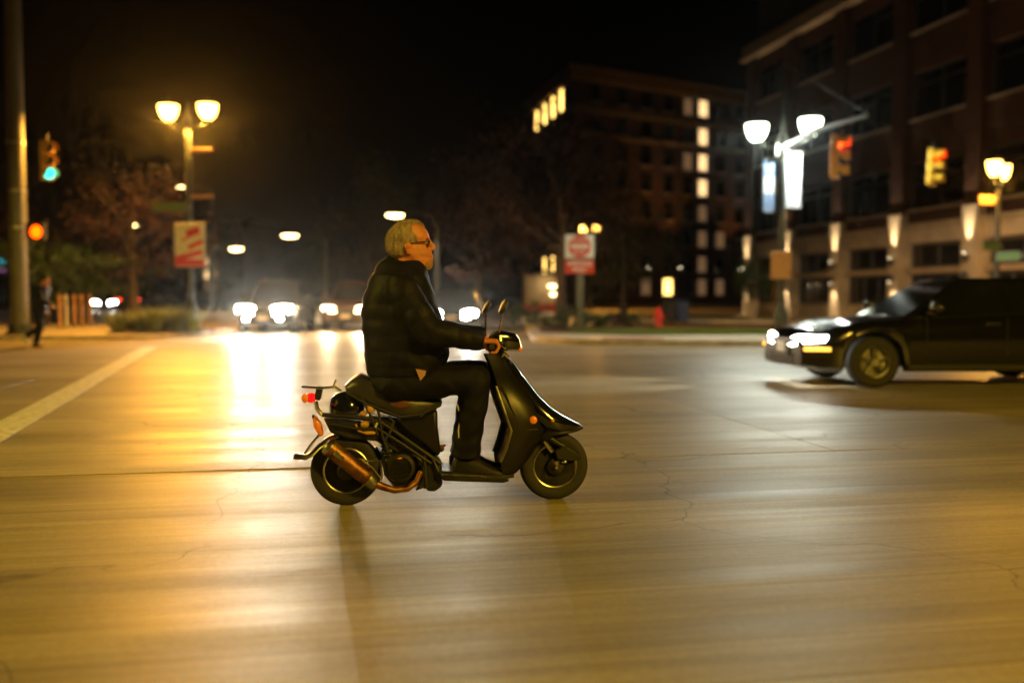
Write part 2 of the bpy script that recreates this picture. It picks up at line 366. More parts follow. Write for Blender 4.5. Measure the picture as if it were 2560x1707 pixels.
tag(MB().slab([(2.8, 34.6), (11.2, 33.2), (15.5, 30.0), (13.0, 42.2), (3.4, 45.0)], -0.012, 0.002).build('crossing_road', M_BRICKPAVE, smooth=False), kind='structure')
tag(MB().slab(rounded([(-11.6, 28.1), (-10.0, 28.1), (-9.2, 30), (-9.2, 33.5), (-11.4, 33.5)], 0.5), 0.05, 0.17).build('planting_bed_left', M_MULCH, smooth=False), kind='structure')
tag(MB().slab(rounded([(0.8, 29.0), (2.4, 28.6), (4.4, 29.6), (4.8, 33.2), (1.0, 34.6)], 0.6), 0.05, 0.19).build('planting_bed', M_MULCH, smooth=False), kind='structure')
tag(MB().box((3.0, 24.75, 0.136), (1.5, 0.7, 0.014)).build('tactile_paving', mat('tactile_red', (0.36, 0.11, 0.06), 0.8), smooth=False), 'red tactile paving plate at the kerb of the median island', 'paving')

# ------------------------------------------------------------------ street lamps
def twin_lamp(name, loc, rz, H, globe, color, power, label, group='twin-headed street lamps', spread=0.62, s=1.0):
    r = empty(name, loc, rz, label, 'street lamp', group)
    MB().lathe([(0.26 * s, 0), (0.26 * s, 0.12), (0.2 * s, 0.18), (0.2 * s, 0.7), (0.13 * s, 0.85), (0.115 * s, 1.0)], 16).build('base', M_POLEDARK, r)
    MB().lathe([(0.115 * s, 0.98), (0.1 * s, H * 0.6), (0.085 * s, H - 0.25), (0.12 * s, H - 0.22), (0.12 * s, H - 0.1), (0.06 * s, H), (0.05 * s, H + 0.28), (0.012, H + 0.42)], 16).build('pole', M_POLEDARK, r)
    MB().tube([(-spread, 0, H - 0.12), (-spread * 0.55, 0, H - 0.34), (0, 0, H - 0.38), (spread * 0.55, 0, H - 0.34), (spread, 0, H - 0.12)], 0.035 * s, 8).build('crossarm', M_POLEDARK, r)
    for sx in (-1, 1):
        h = empty('lamp_head', (sx * spread, 0, H - 0.12)); h.parent = r
        MB().lathe([(0.03, -0.02), (0.13 * s, 0.0), (0.22 * s, 0.1), (0.28 * s, 0.26), (0.30 * s, 0.42), (0.27 * s, 0.455)], 20).build('globe', globe, h)
        MB().lathe([(0.31 * s, 0.43), (0.30 * s, 0.47), (0.2 * s, 0.56), (0.07 * s, 0.62), (0.02, 0.74)], 20).build('cap', M_POLEDARK, h)
        MB().lathe([(0.07 * s, -0.09), (0.09 * s, -0.05), (0.05 * s, -0.015)], 12).build('fitter', M_POLEDARK, h)
        light('SPOT', (0, 0, -0.13), power, color, h, (0, 0, -2), 178, 0.14)
    return r
pl = P(470, 300, 30.0)
lamp_l = twin_lamp('street_lamp', (pl.x, 30.0, 0.12), R(-8), 6.45, M_GSODIUM, SODIUM, 2700, 'orange twin-globe street lamp above the red and white panel at left')
pw = P(1958, 320, 27.0)
lamp_w = twin_lamp('street_lamp', (pw.x, 27.0, 0.0), R(-35), 5.55, M_GLED, LED, 750, 'bright white twin-globe street lamp carrying blue and white banners', spread=0.74)
pr = P(2497, 430, 30.0)
lamp_r = twin_lamp('street_lamp', (pr.x, 30.0, 0.12), R(52), 4.72, M_GSODIUM, SODIUM, 480, 'orange twin-globe street lamp at the right edge beside the brick building', spread=0.60, s=0.72)
pf = P(1475, 572, 74.0)
lamp_f = twin_lamp('street_lamp', (pf.x, 74.0, 0.12), R(5), 5.9, M_GSODIUM, SODIUM, 900, 'small distant orange twin-globe street lamp just above the red-and-white no-entry sign', spread=0.5)
# near-side corner lamps of the same crossing, behind the camera
lamp_n = twin_lamp('street_lamp', (8.5, -3.5, 0.12), R(20), 6.45, M_GSODIUM, (1.0, 0.60, 0.045), 2600, 'orange twin-globe street lamp on the near right corner')
lamp_m = twin_lamp('street_lamp', (-11.5, 3.0, 0.12), R(-20), 6.45, M_GSODIUM, NEARS, 1500, 'orange twin-globe street lamp on the near left corner')

def part_box(name, parent, c, d, m, bevel=0.0, rot=None): return MB().box(c, d, rot).build(name, m, parent, bevel)
# left lamp: banner arms, street sign, red and white panel
part_box('banner_arm', lamp_l, (0.42, -0.02, 5.42), (0.72, 0.05, 0.10), M_ORANGEBOARD, 0.01)
part_box('banner_arm', lamp_l, (0.42, -0.02, 4.05), (0.72, 0.05, 0.10), M_ORANGEBOARD, 0.01)
def green_sign(loc, rz, wid, label, group='green street name plates'):
    e = empty('street_sign', loc, rz, label, 'street sign', group)
    MB().box((0, 0, 0), (wid, 0.012, 0.23)).build('plate', M_SIGNGREEN, e, 0.004)
    MB().box((0, 0.0, 0.13), (wid + 0.02, 0.03, 0.03)).box((0, 0.0, -0.13), (wid + 0.02, 0.03, 0.03)).build('rim', M_POLE, e)
    MB().box((wid / 2 + 0.06, 0, 0), (0.12, 0.05, 0.08)).build('bracket', M_POLE, e)
    return e
q = P(425, 518, 29.9); green_sign((q.x, 29.9, q.z), R(-6), 1.05, 'long green street name plate on the left orange lamp post')
pn = P(475, 613, 29.6); e = empty('panel_sign', (pn.x, 29.6, pn.z), R(-4), 'red and white slanting-stripe panel hung on the left orange lamp post', 'sign')
MB().box((0, 0, 0), (0.92, 0.03, 1.28)).build('board', M_SIGNWHITE, e, 0.006)
for x, z, ww, hh, a in ((0.1, 0.38, 0.42, 0.22, 20), (0.18, 0.02, 0.5, 0.13, 24), (-0.02, -0.30, 0.86, 0.16, 14), (0.0, -0.52, 0.9, 0.2, 0), (-0.12, 0.2, 0.3, 0.06, 22)):
    MB().box((x, -0.019, z), (ww, 0.006, hh), Matrix.Rotation(R(-a), 3, 'Y')).build('red_stripe', M_SIGNRED, e)
MB().box((0.0, 0.07, 0.4), (0.3, 0.12, 0.05)).box((0.0, 0.07, -0.4), (0.3, 0.12, 0.05)).build('bracket', M_POLEDARK, e)
# white lamp: banners, mast arm, board
def banner(dx, z0, z1, wid, mats, label):
    e = empty('banner', (pw.x + dx, 27.02, z0), R(10), label, 'banner', 'street lamp banners')
    n = len(mats)
    for k, m_ in enumerate(mats):
        a, b = lerp(0, z1 - z0, k / n), lerp(0, z1 - z0, (k + 1) / n)
        v = []; f = []; N = 6
        for i in range(N + 1):
            for t in range(2):
                for s_ in (0, 1): v.append((-wid / 2 + wid * i / N, 0.02 * math.sin(i * 1.3 + 0.5) + 0.008 * s_, a + (b - a) * t))
        for i in range(N):
            c = i * 4; f += [(c, c + 4, c + 6, c + 2), (c + 1, c + 3, c + 7, c + 5), (c, c + 1, c + 5, c + 4), (c + 2, c + 6, c + 7, c + 3)]
        f += [(0, 2, 3, 1), (N * 4, N * 4 + 1, N * 4 + 3, N * 4 + 2)]
        MB().add(v, f).build('cloth', m_, e)
    MB().tube([(-wid / 2, 0, z1 - z0 + 0.02), (wid / 2, 0, z1 - z0 + 0.02)], 0.02, 8).tube([(-wid / 2, 0, -0.02), (wid / 2, 0, -0.02)], 0.02, 8).build('rod', M_POLE, e)
    return e
banner(-0.30, 3.48, 4.85, 0.40, [M_BANBLUE, M_BANWHITE, M_BANBLUE], 'blue banner with a white middle on the white street lamp')
banner(0.29, 3.58, 5.02, 0.46, [M_BANWHITE], 'plain white banner on the white street lamp')
part_box('board', lamp_w, (0.05, -0.18, 2.02), (0.56, 0.03, 0.74), M_ORANGEBOARD, 0.008)
tip = P(2170, 288, 20.0); arm0 = Vector((pw.x, 27.0, 5.15))
ma = empty('mast_arm', arm0, 0, 'steel signal mast arm reaching out from the white street lamp', 'mast arm')
MB().tube([Vector((0, 0, 0)), (tip - arm0) * 0.5 + Vector((0, 0, 0.12)), tip - arm0], [0.1, 0.075, 0.045], 12).build('arm', M_POLEDARK, ma)
MB().lathe([(0.15, -0.2), (0.17, -0.18), (0.17, 0.18), (0.15, 0.2)], 14).build('clamp', M_POLE, ma)
MB().tube([(0, 0, 0.2), (0, 0, 2.3)], [0.06, 0.04], 10).build('extension_pole', M_POLEDARK, ma)
MB().tube([(0, 0, 2.25), tip - arm0 + Vector((0, 0, 0.02))], 0.009, 6).build('tie_rod', M_POLEDARK, ma)
sig2 = P(2330, 418, 26.0)
wr = tag(MB().tube([arm0 + Vector((0, 0, 1.4)), Vector((sig2.x, 26, sig2.z + 0.72)), Vector((18.5, 26.5, 7.0))], 0.012, 6).build('span_wire', M_SIGBLK), 'thin black span wire holding the right-hand red signal', 'wire')

def signal(loc, rz, lit, label, s=1.0, tilt=0):
    e = empty('traffic_signal', loc, rz, label, 'traffic light', 'traffic signals'); e.rotation_euler = (0, R(tilt), rz)
    for k, nm in ((1, 'red'), (0, 'amber'), (-1, 'green')):
        h = MB().box((0, 0, k * 0.355 * s), (0.34 * s, 0.2 * s, 0.345 * s)).build('housing', M_SIGYEL, e, 0.025)
        lm = {'red': M_REDLIT, 'green': M_GREENLIT}.get(nm) if lit == nm else M_LENSOFF
        MB().lathe([(0.145 * s, -0.1 * s - 0.002), (0.13 * s, -0.13 * s), (0.08 * s, -0.148 * s), (0.01, -0.155 * s)], 18, (0, 0, k * 0.355 * s), 'Y').build('lens', lm, h)
        rings = []
        for a in range(-20, 201, 20):
            c, d = math.cos(R(a)), math.sin(R(a))
            rings.append([(0.155 * s * c, -0.1 * s, k * 0.355 * s + 0.155 * s * d), (0.165 * s * c, -0.1 * s, k * 0.355 * s + 0.165 * s * d),
                          (0.165 * s * c, -0.34 * s, k * 0.355 * s + 0.165 * s * d - 0.03 * s), (0.155 * s * c, -0.34 * s, k * 0.355 * s + 0.155 * s * d - 0.03 * s)])
        MB().loft(rings).build('visor', M_SIGYEL, h)
    MB().tube([(0, 0, 0.5 * s), (0, 0, 0.72 * s)], 0.03 * s, 8).build('hanger', M_SIGBLK, e)
    return e
t = 0.62; sp1 = arm0.lerp(tip, t); sq = P(2088, 392, sp1.y)
signal((sq.x, sp1.y, sq.z), R(62), 'red', 'yellow three-lens signal showing red, hanging under the mast arm', 0.92, 6)
signal((sig2.x, 26.0, sig2.z), R(50), 'red', 'yellow three-lens signal showing red on the span wire, farther right', 0.9, 8)

# left signal pole
pp = P(50, 800, 27.4)
e = empty('signal_pole', (pp.x, 27.4, 0.12), 0, 'tall grey steel signal pole at the left edge', 'pole')
MB().lathe([(0.24, 0.0), (0.235, 2.0), (0.22, 6.0), (0.19, 12.5)], 20).build('shaft', M_POLE, e)
MB().lathe([(0.42, 0.0), (0.42, 0.05), (0.32, 0.07), (0.30, 0.3)], 20).build('base_flange', M_POLEDARK, e)
for z in (2.9, 3.9, 5.2): MB().lathe([(0.232, z), (0.245, z + 0.01), (0.245, z + 0.06), (0.232, z + 0.07)], 20).build('band', M_STEEL, e)
q = P(118, 402, 27.1); signal((q.x, 27.1, q.z), R(48), 'green', 'yellow signal showing green on the left grey pole', 0.98)
q = P(92, 580, 27.0)
e = empty('pedestrian_signal', (q.x, 27.0, q.z), R(10), 'small black pedestrian signal glowing red on the left grey pole', 'traffic light')
MB().box((0, 0.05, 0), (0.44, 0.24, 0.44)).build('housing', M_SIGBLK, e, 0.03)
MB().ell((0, -0.07, 0), (0.14, 0.03, 0.165)).build('lens', M_REDLIT, e)
MB().box((0, -0.15, 0.21), (0.44, 0.2, 0.02)).box((0.21, -0.15, 0), (0.02, 0.2, 0.4)).box((-0.21, -0.15, 0), (0.02, 0.2, 0.4)).build('hood', M_SIGBLK, e)
q = P(8, 665, 60); e = empty('neon_sign', (q.x - 1.2, 60, q.z - 0.6), R(10), 'teal and violet lit shop sign at the far left edge', 'sign')
MB().box((0, 0.1, 0.6), (3.2, 0.2, 1.3)).build('box', M_SIGBLK, e, 0.03)
MB().box((0.1, -0.03, 0.85), (2.4, 0.04, 0.3)).build('teal_strip', emis('neon_teal', (0.05, 0.7, 0.85), 1.2), e)
MB().box((0.1, -0.03, 0.35), (2.4, 0.04, 0.25)).build('violet_strip', emis('neon_violet', (0.45, 0.15, 0.5), 0.7), e)
MB().box((-1, 0.15, -1.0), (0.15, 0.15, 2.0)).box((1, 0.15, -1.0), (0.15, 0.15, 2.0)).build('legs', M_SIGBLK, e)

# cobra-head road lamps along the street
def cobra(name, px, py, Y, rz, power, label, s=1.0):
    q = P(px, py, Y); hx = 1.9
    dx, dy = math.cos(rz), math.sin(rz)
    e = empty(name, (q.x + hx * dx, Y + hx * dy, 0.05), rz, label, 'street lamp', 'cobra-head road lamps'); H = q.z
    MB().tube([(0, 0, 0), (0, 0, H * 0.6), (0, 0, H - 0.5), (-0.25, 0, H - 0.1), (-0.8, 0, H + 0.05), (-hx + 0.3, 0, H + 0.04)], [0.12, 0.1, 0.07, 0.05, 0.04, 0.035], 10).build('pole', M_POLEDARK, e)
    h = MB().box((-hx, 0, H + 0.03), (0.85 * s, 0.34 * s, 0.10)).build('head', M_POLE, e, 0.04)
    MB().ell((-hx - 0.05, 0, H - 0.05), (0.40 * s, 0.17 * s, 0.12 * s)).build('lens', M_GWARM, h)
    light('SPOT', (-hx - 0.05, 0, H - 0.22), power, WARM, e, (-hx - 0.05, 0, 0), 140, 0.5)
    return e
cobra('road_lamp', 589, 622, 62, R(160), 700, 'cobra-head road lamp, leftmost of the three over the waiting cars', 1.2)
cobra('road_lamp', 727, 589, 55, R(8), 700, 'cobra-head road lamp between the other two over the waiting cars', 1.1)
cobra('road_lamp', 990, 538, 46, R(5), 2600, "cobra-head road lamp shining right behind the rider's head", 1.0)
cobra('road_lamp', 333, 563, 75, R(170), 300, 'dim distant road lamp among the trees left of the red panel', 0.8)
cobra('road_lamp', 453, 468, 64, R(10), 200, 'tiny road lamp glinting beside the left orange lamp post', 0.6)

# ------------------------------------------------------------------ no-entry sign
sY = 30.0; sp = P(1449, 616, sY); sw = 73 / F_PX * sY
e = empty('no_entry_sign', (sp.x, sY, 0.15), R(3), 'red and white do-not-enter and wrong-way sign on the median', 'sign')
cz = sp.z - 0.15; cz2 = P(1449, 667, sY).z - 0.15
MB().box((0.02, 0.04, cz / 2 + 0.2), (0.22, 0.05, cz + 0.4)).build('post', M_POLE, e, 0.01)
pl_ = MB().box((0, 0, cz), (sw, 0.012, sw * 0.80)).build('plate', M_SIGNWHITE, e, 0.003)
MB().lathe([(0.385 * sw, -0.009), (0.385 * sw, -0.0062)], 40, (0, 0, cz), 'Y').build('disc', M_SIGNRED, pl_)
MB().box((0, -0.011, cz), (0.62 * sw, 0.004, 0.12 * sw)).build('bar', M_SIGNWHITE, pl_)
text('DO NOT', 0.15 * sw, pl_, (0, -0.0115, cz + 0.2 * sw), (R(90), 0, 0), M_SIGNWHITE)
text('ENTER', 0.15 * sw, pl_, (0, -0.0115, cz - 0.2 * sw), (R(90), 0, 0), M_SIGNWHITE)
p2 = MB().box((0, 0, cz2), (sw, 0.012, sw * 0.47)).build('lower_plate', M_SIGNRED, e, 0.003)
text('WRONG', 0.22 * sw, p2, (0, -0.0085, cz2 + 0.105 * sw), (R(90), 0, 0), M_SIGNWHITE)
text('WAY', 0.22 * sw, p2, (0, -0.0085, cz2 - 0.105 * sw), (R(90), 0, 0), M_SIGNWHITE)

# ------------------------------------------------------------------ buildings
def window_mesh(wd, ht, mull=1, trans=True):
    f = MB(); t = 0.09
    f.box((0, 0, ht / 2 - t / 2), (wd, 0.12, t)).box((0, 0, -ht / 2 + t / 2), (wd, 0.12, t)).box((-wd / 2 + t / 2, 0, 0), (t, 0.118, ht - 2 * t)).box((wd / 2 - t / 2, 0, 0), (t, 0.118, ht - 2 * t))
    for k in range(mull): f.box((-wd / 2 + wd * (k + 1) / (mull + 1), 0, 0), (0.07, 0.116, ht - 2 * t))
    if trans: f.box((0, 0.004, ht * 0.22), (wd - 2 * t, 0.1, 0.06))
    s = MB().box((0, -0.1, -ht / 2 - 0.05), (wd + 0.2, 0.3, 0.1)).mesh('sill', M_STONE, False)
    p = MB().box((0, 0.03, 0), (wd - 2 * t + 0.01, 0.03, ht - 2 * t + 0.01)).mesh('pane', None, False)
    return f.mesh('window', M_FRAME, False), p, s
def with_mat(me, m):
    k = me.name + '_' + m.name
    if k in bpy.data.meshes: return bpy.data.meshes[k]
    c = me.copy(); c.name = k; c.materials.clear(); c.materials.append(m); return c
def add_window(wm, parent, loc, rz, m, sill=True):
    o = inst('window', wm[0], parent, loc, (0, 0, rz))
    inst('pane', with_mat(wm[1], m), o)
    if sill: inst('sill', wm[2], o)
    return o
# right brick building: facade along direction D, camera-side normal N (pointing left)
Z0 = 57.0; A0 = Vector((0.2401 * Z0, Z0, 0)); D = Vector((0.016, -0.0863, 0)).normalized(); BAY = 0.0878 * Z0
N = Vector((D.y, -D.x, 0)); N = N if N.x < 0 else -N
rzb = math.atan2(D.y, D.x)            # local +x runs along the facade towards the camera; local -y is the outward normal
bb = empty('brick_building', A0, rzb, 'big brick office building with uplit stone piers at right', 'building')
NB = 6; DEP = 22.0; PT = 0.3
def bx(name, x0, x1, y0, y1, z0, z1, m, parent=bb, bevel=0.0): return MB().box(((x0 + x1) / 2, (y0 + y1) / 2, (z0 + z1) / 2), (x1 - x0, y1 - y0, z1 - z0)).build(name, m, parent, bevel, smooth=False)
side = -1 if (Matrix.Rotation(rzb, 3, 'Z') @ Vector((0, -1, 0))).dot(N) > 0 else 1   # sign of local y that faces the street
def Y_(v): return side * v
def bxs(name, x0, x1, d0, d1, z0, z1, m, bevel=0.0):     # d = distance out from the facade plane
    a, b = sorted((Y_(d0), Y_(d1))); return bx(name, x0, x1, a, b, z0, z1, m, bb, bevel)
XE = NB * BAY + 0.5
bxs('core_wall', -0.45, XE - 0.1, -DEP, -0.45, 0, 18.0, mat('interior_dark', (0.02, 0.018, 0.016), 0.9))
WZ = [(4.75, 6.65), (8.45, 10.35), (12.1, 13.8)]
bxs('ground_band', -0.5, XE, -0.4, 0.0, 3.35, 4.15, M_STONE)
prev = 4.153
for k, (a, b) in enumerate(WZ):
    bxs('spandrel', -0.5, XE, -0.4, 0.0, prev, a, M_BRICK); prev = b
bxs('spandrel', -0.5, XE, -0.4, 0.0, prev, 14.5, M_BRICK)
bxs('string_course', -0.6, XE, -0.3, 0.16, 4.0, 4.16, M_STONE, 0.02)
bxs('cornice', -0.8, XE, -0.5, 0.55, 14.5, 14.75, M_CORNICE, 0.03)
bxs('parapet', -0.8, XE, -0.5, 0.35, 14.753, 15.3, M_CORNICE, 0.03)
bxs('end_wall', -0.75, -0.5, -DEP, 0.0, 0, 14.5, M_BRICK)
wmB = window_mesh(BAY - 1.02, 1.9, 1); wmG = window_mesh(BAY - 1.4, 0.95, 1, False); wmS = window_mesh(BAY - 1.4, 1.3, 2, False)
rw = 0 if side < 0 else math.pi
for i in range(NB + 1):
    x = i * BAY
    bxs('stone_pier', x - 0.5, x + 0.5, -0.35, PT, 0.0, 4.6, M_STONE, 0.02)
    bxs('brick_pier', x - 0.46, x + 0.46, -0.35, PT - 0.06, 4.602, 14.48, M_BRICK, 0.01)
    for z, tz, pw_, nm in ((2.62, 9.0, 900, 'up'), (1.95, -2.0, 250, 'down')):
        sc = MB().lathe([(0.07, -0.16), (0.09, -0.14), (0.09, 0.14), (0.07, 0.16)], 12, (x, Y_(PT + 0.2), z)).box((x, Y_(PT + 0.06), z), (0.08, 0.14, 0.1)).build('wall_sconce', M_SIGBLK, bb)
        MB().lathe([(0.06, 0.0), (0.02, 0.012)], 12, (x, Y_(PT + 0.2), z + (0.165 if nm == 'up' else -0.178))).build('lamp_disc', emis('sconce_glow', (1.0, 0.8, 0.5), 12.0), sc)
        light('SPOT', (x, Y_(PT + 0.2), z + (0.2 if nm == 'up' else -0.2)), pw_, WARM, bb, (x, Y_(PT + 0.02), z + (3.0 if nm == 'up' else -2.0)), 42 if nm == 'up' else 60, 0.9)
    if i < NB:
        xm = x + BAY / 2
        for (a, b) in WZ: add_window(wmB, bb, (xm, Y_(-0.22), (a + b) / 2), rw, M_GLASSDARK)
        add_window(wmG, bb, (xm, Y_(-0.18), 2.83), rw, M_GLASSDARK, False)
        add_window(wmS, bb, (xm, Y_(-0.18), 1.45), rw, M_GLASSDARK, False)
        bxs('sign_band', x + 0.5, x + BAY - 0.5, -0.3, 0.06, 2.12, 2.33, M_CORNICE, 0.01)
        bxs('stall_riser', x + 0.5, x + BAY - 0.5, -0.3, -0.05, 0.0, 0.78, M_STONE)
# penthouse glass storey
for i in range(NB):
    x = i * BAY
    for k in range(2):
        xm = x + BAY * (0.25 + 0.5 * k); lit = (i, k) in ((1, 0), (1, 1), (2, 0), (2, 1))
        MB().box((xm, Y_(-1.6), 16.9), (BAY / 2 - 0.14, 0.05, 3.0)).build('glass_panel', M_WINGREEN if (i, k) in ((2, 0), (1, 1)) else M_GLASSDARK, bb)
        MB().box((x + BAY * 0.5 * k, Y_(-1.58), 16.9), (0.14, 0.16, 3.1)).build('mullion', M_FRAME, bb)
bxs('penthouse_roof', -1.4, XE, -DEP, 0.2, 18.4, 18.75, M_CORNICE, 0.03)
bxs('penthouse_floor', -0.7, XE, -DEP, 0.0, 15.0, 15.38, M_CORNICE)

# far corner building with lit windows
C0 = Vector((7.07, 114.5, 0)); r_ = Vector((0.827, 0.563, 0)); l_ = Vector((-0.184, 0.983, 0)); HH = 27.3
hb = empty('corner_building', C0, 0, 'dark eight-storey corner building with a column of lit windows', 'building')
foot = [Vector((0, 0, 0)), r_ * 44, r_ * 44 + l_ * 25, l_ * 25]
MB().slab([(p.x, p.y) for p in foot], 0, HH - 1.5).build('wall', M_HOTELBRICK, hb, smooth=False)
def band(z0, z1, out, m):
    c = sum(foot, Vector()) / 4; k = [(p.x + (p - c).normalized().x * out, p.y + (p - c).normalized().y * out) for p in foot]
    MB().slab(k, z0, z1).build('cornice_band', m, hb, smooth=False)
band(HH - 1.5, HH, 0.25, M_CORNICE); band(HH - 0.2, HH + 0.15, 0.9, M_CORNICE); band(25.95, 26.5, 0.6, M_CORNICE); band(22.3, 22.9, 0.5, M_CORNICE); band(19.55, 19.9, 0.35, M_CORNICE)
wmH = window_mesh(1.65, 2.1, 0)
rzr = math.atan2(r_.y, r_.x); nr = Vector((r_.y, -r_.x, 0)); rzl = math.atan2(-l_.y, -l_.x); nl = Vector((-l_.y, l_.x, 0)); nl = nl if nl.x < 0 else -nl
ZC = [24.6, 21.1, 17.9, 14.75, 11.55, 8.35, 5.15, 2.3]
LIT = {(0, 5): M_WINWARM, (1, 5): M_WINWARM, (2, 5): M_WINWARM, (3, 5): M_WINWARM, (4, 5): M_WINDIM, (5, 5): M_WINDIM, (0, 4): M_WINDIM, (2, 4): M_WINDIM,
       (5, 6): M_WINDIM, (7, 2): M_WINDIM, (7, 3): M_WINYEL, (7, 5): M_WINDIM, (7, 6): M_WINDIM, (6, 5): M_WINDIM}
TS = [3.2, 7.2, 11.0, 14.6, 17.8, 20.4, 23.6, 27.0, 31.0, 35.0]
for fl, z in enumerate(ZC):
    for c_, t_ in enumerate(TS):
        p = r_ * t_ + nr * 0.03; add_window(wmH, hb, (p.x, p.y, z), rzr, LIT.get((fl, c_), M_GLASSDARK))
    for c_, t_ in enumerate((2.6, 6.0, 10.4, 15.2, 20.0)):
        p = l_ * t_ + nl * 0.03
        m_ = M_WINYEL if fl == 0 and c_ > 0 else (M_WINYEL if (fl, c_) in ((6, 2), (6, 3)) else M_GLASSDARK)
        o = add_window(wmH, hb, (p.x, p.y, z), rzl, m_)
        if fl == 0: o.scale = (1.25, 1, 1.4)
for t_, pw_ in ((9.6, 1500), (14.6, 1800), (25.2, 1200)):  # bracket uplights added to brighten the facade in place of city glow
    p = r_ * t_ + nr * 0.35
    pe_ = p + nr * 1.85
    added_sconce = MB().lathe([(0.1, 4.0), (0.16, 4.1), (0.16, 4.5), (0.2, 4.55)], 12, (pe_.x, pe_.y, 0)).tube([(p.x - nr.x * 0.3, p.y - nr.y * 0.3, 4.2), (pe_.x, pe_.y, 4.2)], 0.05, 8).build('wall_sconce', M_SIGBLK, hb)
    MB().lathe([(0.14, 4.56), (0.1, 4.6)], 12, (pe_.x, pe_.y, 0)).build('lamp_disc', emis('sconce_glow', (1.0, 0.8, 0.5), 12.0), added_sconce)
    p2_ = p + nr * 2.2; light('SPOT', (p2_.x, p2_.y, 4.9), pw_, SODIUM, hb, (p2_.x - nr.x * 1.0, p2_.y - nr.y * 1.0, 26), 70, 1.0)
# low lit kiosk behind the no-entry sign
ky = 68.0; k0 = P(1312, 745, ky); k1 = P(1398, 745, ky)
kb = empty('kiosk', ((k0.x + k1.x) / 2, ky, 0.1), R(4), 'small cream-lit kiosk with a red base behind the tree', 'building')
kw = k1.x - k0.x
MB().box((0, 1.2, 1.35), (kw, 2.4, 2.1)).build('wall', mat('cream_wall', (0.55, 0.42, 0.24), 0.8), kb)
MB().box((0, 1.15, 0.2), (kw + 0.1, 2.5, 0.62)).build('red_base', M_REDPAINT, kb, 0.02)
MB().box((0, 1.1, 2.5), (kw + 0.5, 3.2, 0.18)).build('roof', M_CORNICE, kb, 0.03)
for x, z in ((kw * 0.30, 1.75), (kw * 0.36, 1.2)):
    MB().ell((x, -0.06, z), (0.3, 0.06, 0.09)).build('wall_lamp', emis('kiosk_lamp', (1, 0.75, 0.4), 9), kb)
light('POINT', (kw * 0.1, -0.9, 1.9), 25, WARM, kb)
# far left block with lit windows
ob = empty('office_block', P(528, 690, 240).xy.to_3d(), R(-14), 'distant dark block with a stack of lit windows left of the cars', 'building')
MB().box((-4, 10, 9.5), (26, 20, 19)).build('wall', M_HOTELBRICK, ob)
wmO = window_mesh(3.4, 2.3, 2, False)
for fl in range(6):
    for c_ in range(5):
        add_window(wmO, ob, (-14 + c_ * 4.6 - 0.0 + (0 if c_ < 3 else 0), -0.02, 3.6 + fl * 2.8), 0, (M_WINWARM if fl in (1, 2, 3) else M_WINDIM if fl in (0, 4) else M_GLASSDARK) if c_ == 3 else M_GLASSDARK, False)
MB().box((-4, 10, 19.3), (26.6, 20.6, 0.6)).build('parapet', M_CORNICE, ob)

# ------------------------------------------------------------------ plants
def crown_mesh(c, rad, n, size, clumps=26, seed=0, m=None, flat=0.6):
    rnd = random.Random(seed); k = MB(); cs = []
    for i in range(clumps):
        while True:
            p = Vector((rnd.uniform(-1, 1), rnd.uniform(-1, 1), rnd.uniform(-1, 1)))
            if 0.35 < p.length < 1: break
        cs.append(p)
    for i in range(n):
        b = cs[rnd.randrange(clumps)]; p = b + Vector([rnd.gauss(0, 0.16) for _ in range(3)])
        p = Vector((c[0] + p.x * rad[0], c[1] + p.y * rad[1], c[2] + p.z * rad[2]))
        s = size * rnd.uniform(0.6, 1.3); u = Vector([rnd.gauss(0, 1) for _ in range(3)]).normalized(); v = u.cross(Vector([rnd.gauss(0, 1) for _ in range(3)])).normalized()
        k.add([p - u * s * 0.5, p + v * s * 0.28, p + u * s * 0.55, p - v * s * 0.28], [(0, 1, 2, 3)])
    me = bpy.data.meshes.new('crown'); me.from_pydata(k.v, [], k.f); me.materials.append(m); return me
def tree(name, x, y, h, crown_z, rad, m, label, n=2600, size=0.2, seed=1, tr=0.16, cat='tree', group='street trees'):
    rnd = random.Random(seed); e = empty(name, (x, y, 0.1), rnd.uniform(0, 6), label, cat, group)
    k = MB(); top = crown_z + rad[2] * 0.3
    k.tube([(0, 0, 0), (0.04, 0.02, h * 0.2), (-0.05, 0.05, crown_z * 0.7), (0.03, -0.03, top)], [tr * 1.5, tr, tr * 0.75, tr * 0.2], 9)
    for i in range(7):
        a = rnd.uniform(0, 6.28); z = lerp(crown_z - rad[2] * 0.7, crown_z + rad[2] * 0.1, i / 6); d = rnd.uniform(0.55, 0.85)
        k.tube([(0, 0, z * 0.9), (math.cos(a) * rad[0] * d * 0.5, math.sin(a) * rad[1] * d * 0.5, z + rad[2] * 0.12), (math.cos(a) * rad[0] * d, math.sin(a) * rad[1] * d, z + rad[2] * 0.45)], [tr * 0.45, tr * 0.3, tr * 0.08], 6)
    k.build('trunk', M_BARK, e)
    inst('crown', crown_mesh((0, 0, crown_z), rad, n, size, 30, seed, m), e)
    return e
def px_tree(px, Y, **k):
    q = P(px, 740, Y); return tree(k.pop('name', 'street_tree'), q.x, Y, **k)
px_tree(334, 38, h=6, crown_z=4.1, rad=(2.7, 2.4, 2.0), m=M_LEAFRED, label='reddish tree with a dark trunk behind the left planting bed', seed=3, n=3200)
px_tree(140, 46, h=7, crown_z=4.9, rad=(3.4, 3.0, 2.6), m=M_LEAFRED, label='tall dark reddish tree behind the green signal at left', seed=4, n=3000, size=0.24)
px_tree(1404, 41, h=8, crown_z=5.2, rad=(3.5, 3.0, 3.3), m=M_LEAFRED, label='reddish tree whose trunk stands just left of the no-entry sign', seed=5, n=4200, tr=0.2)
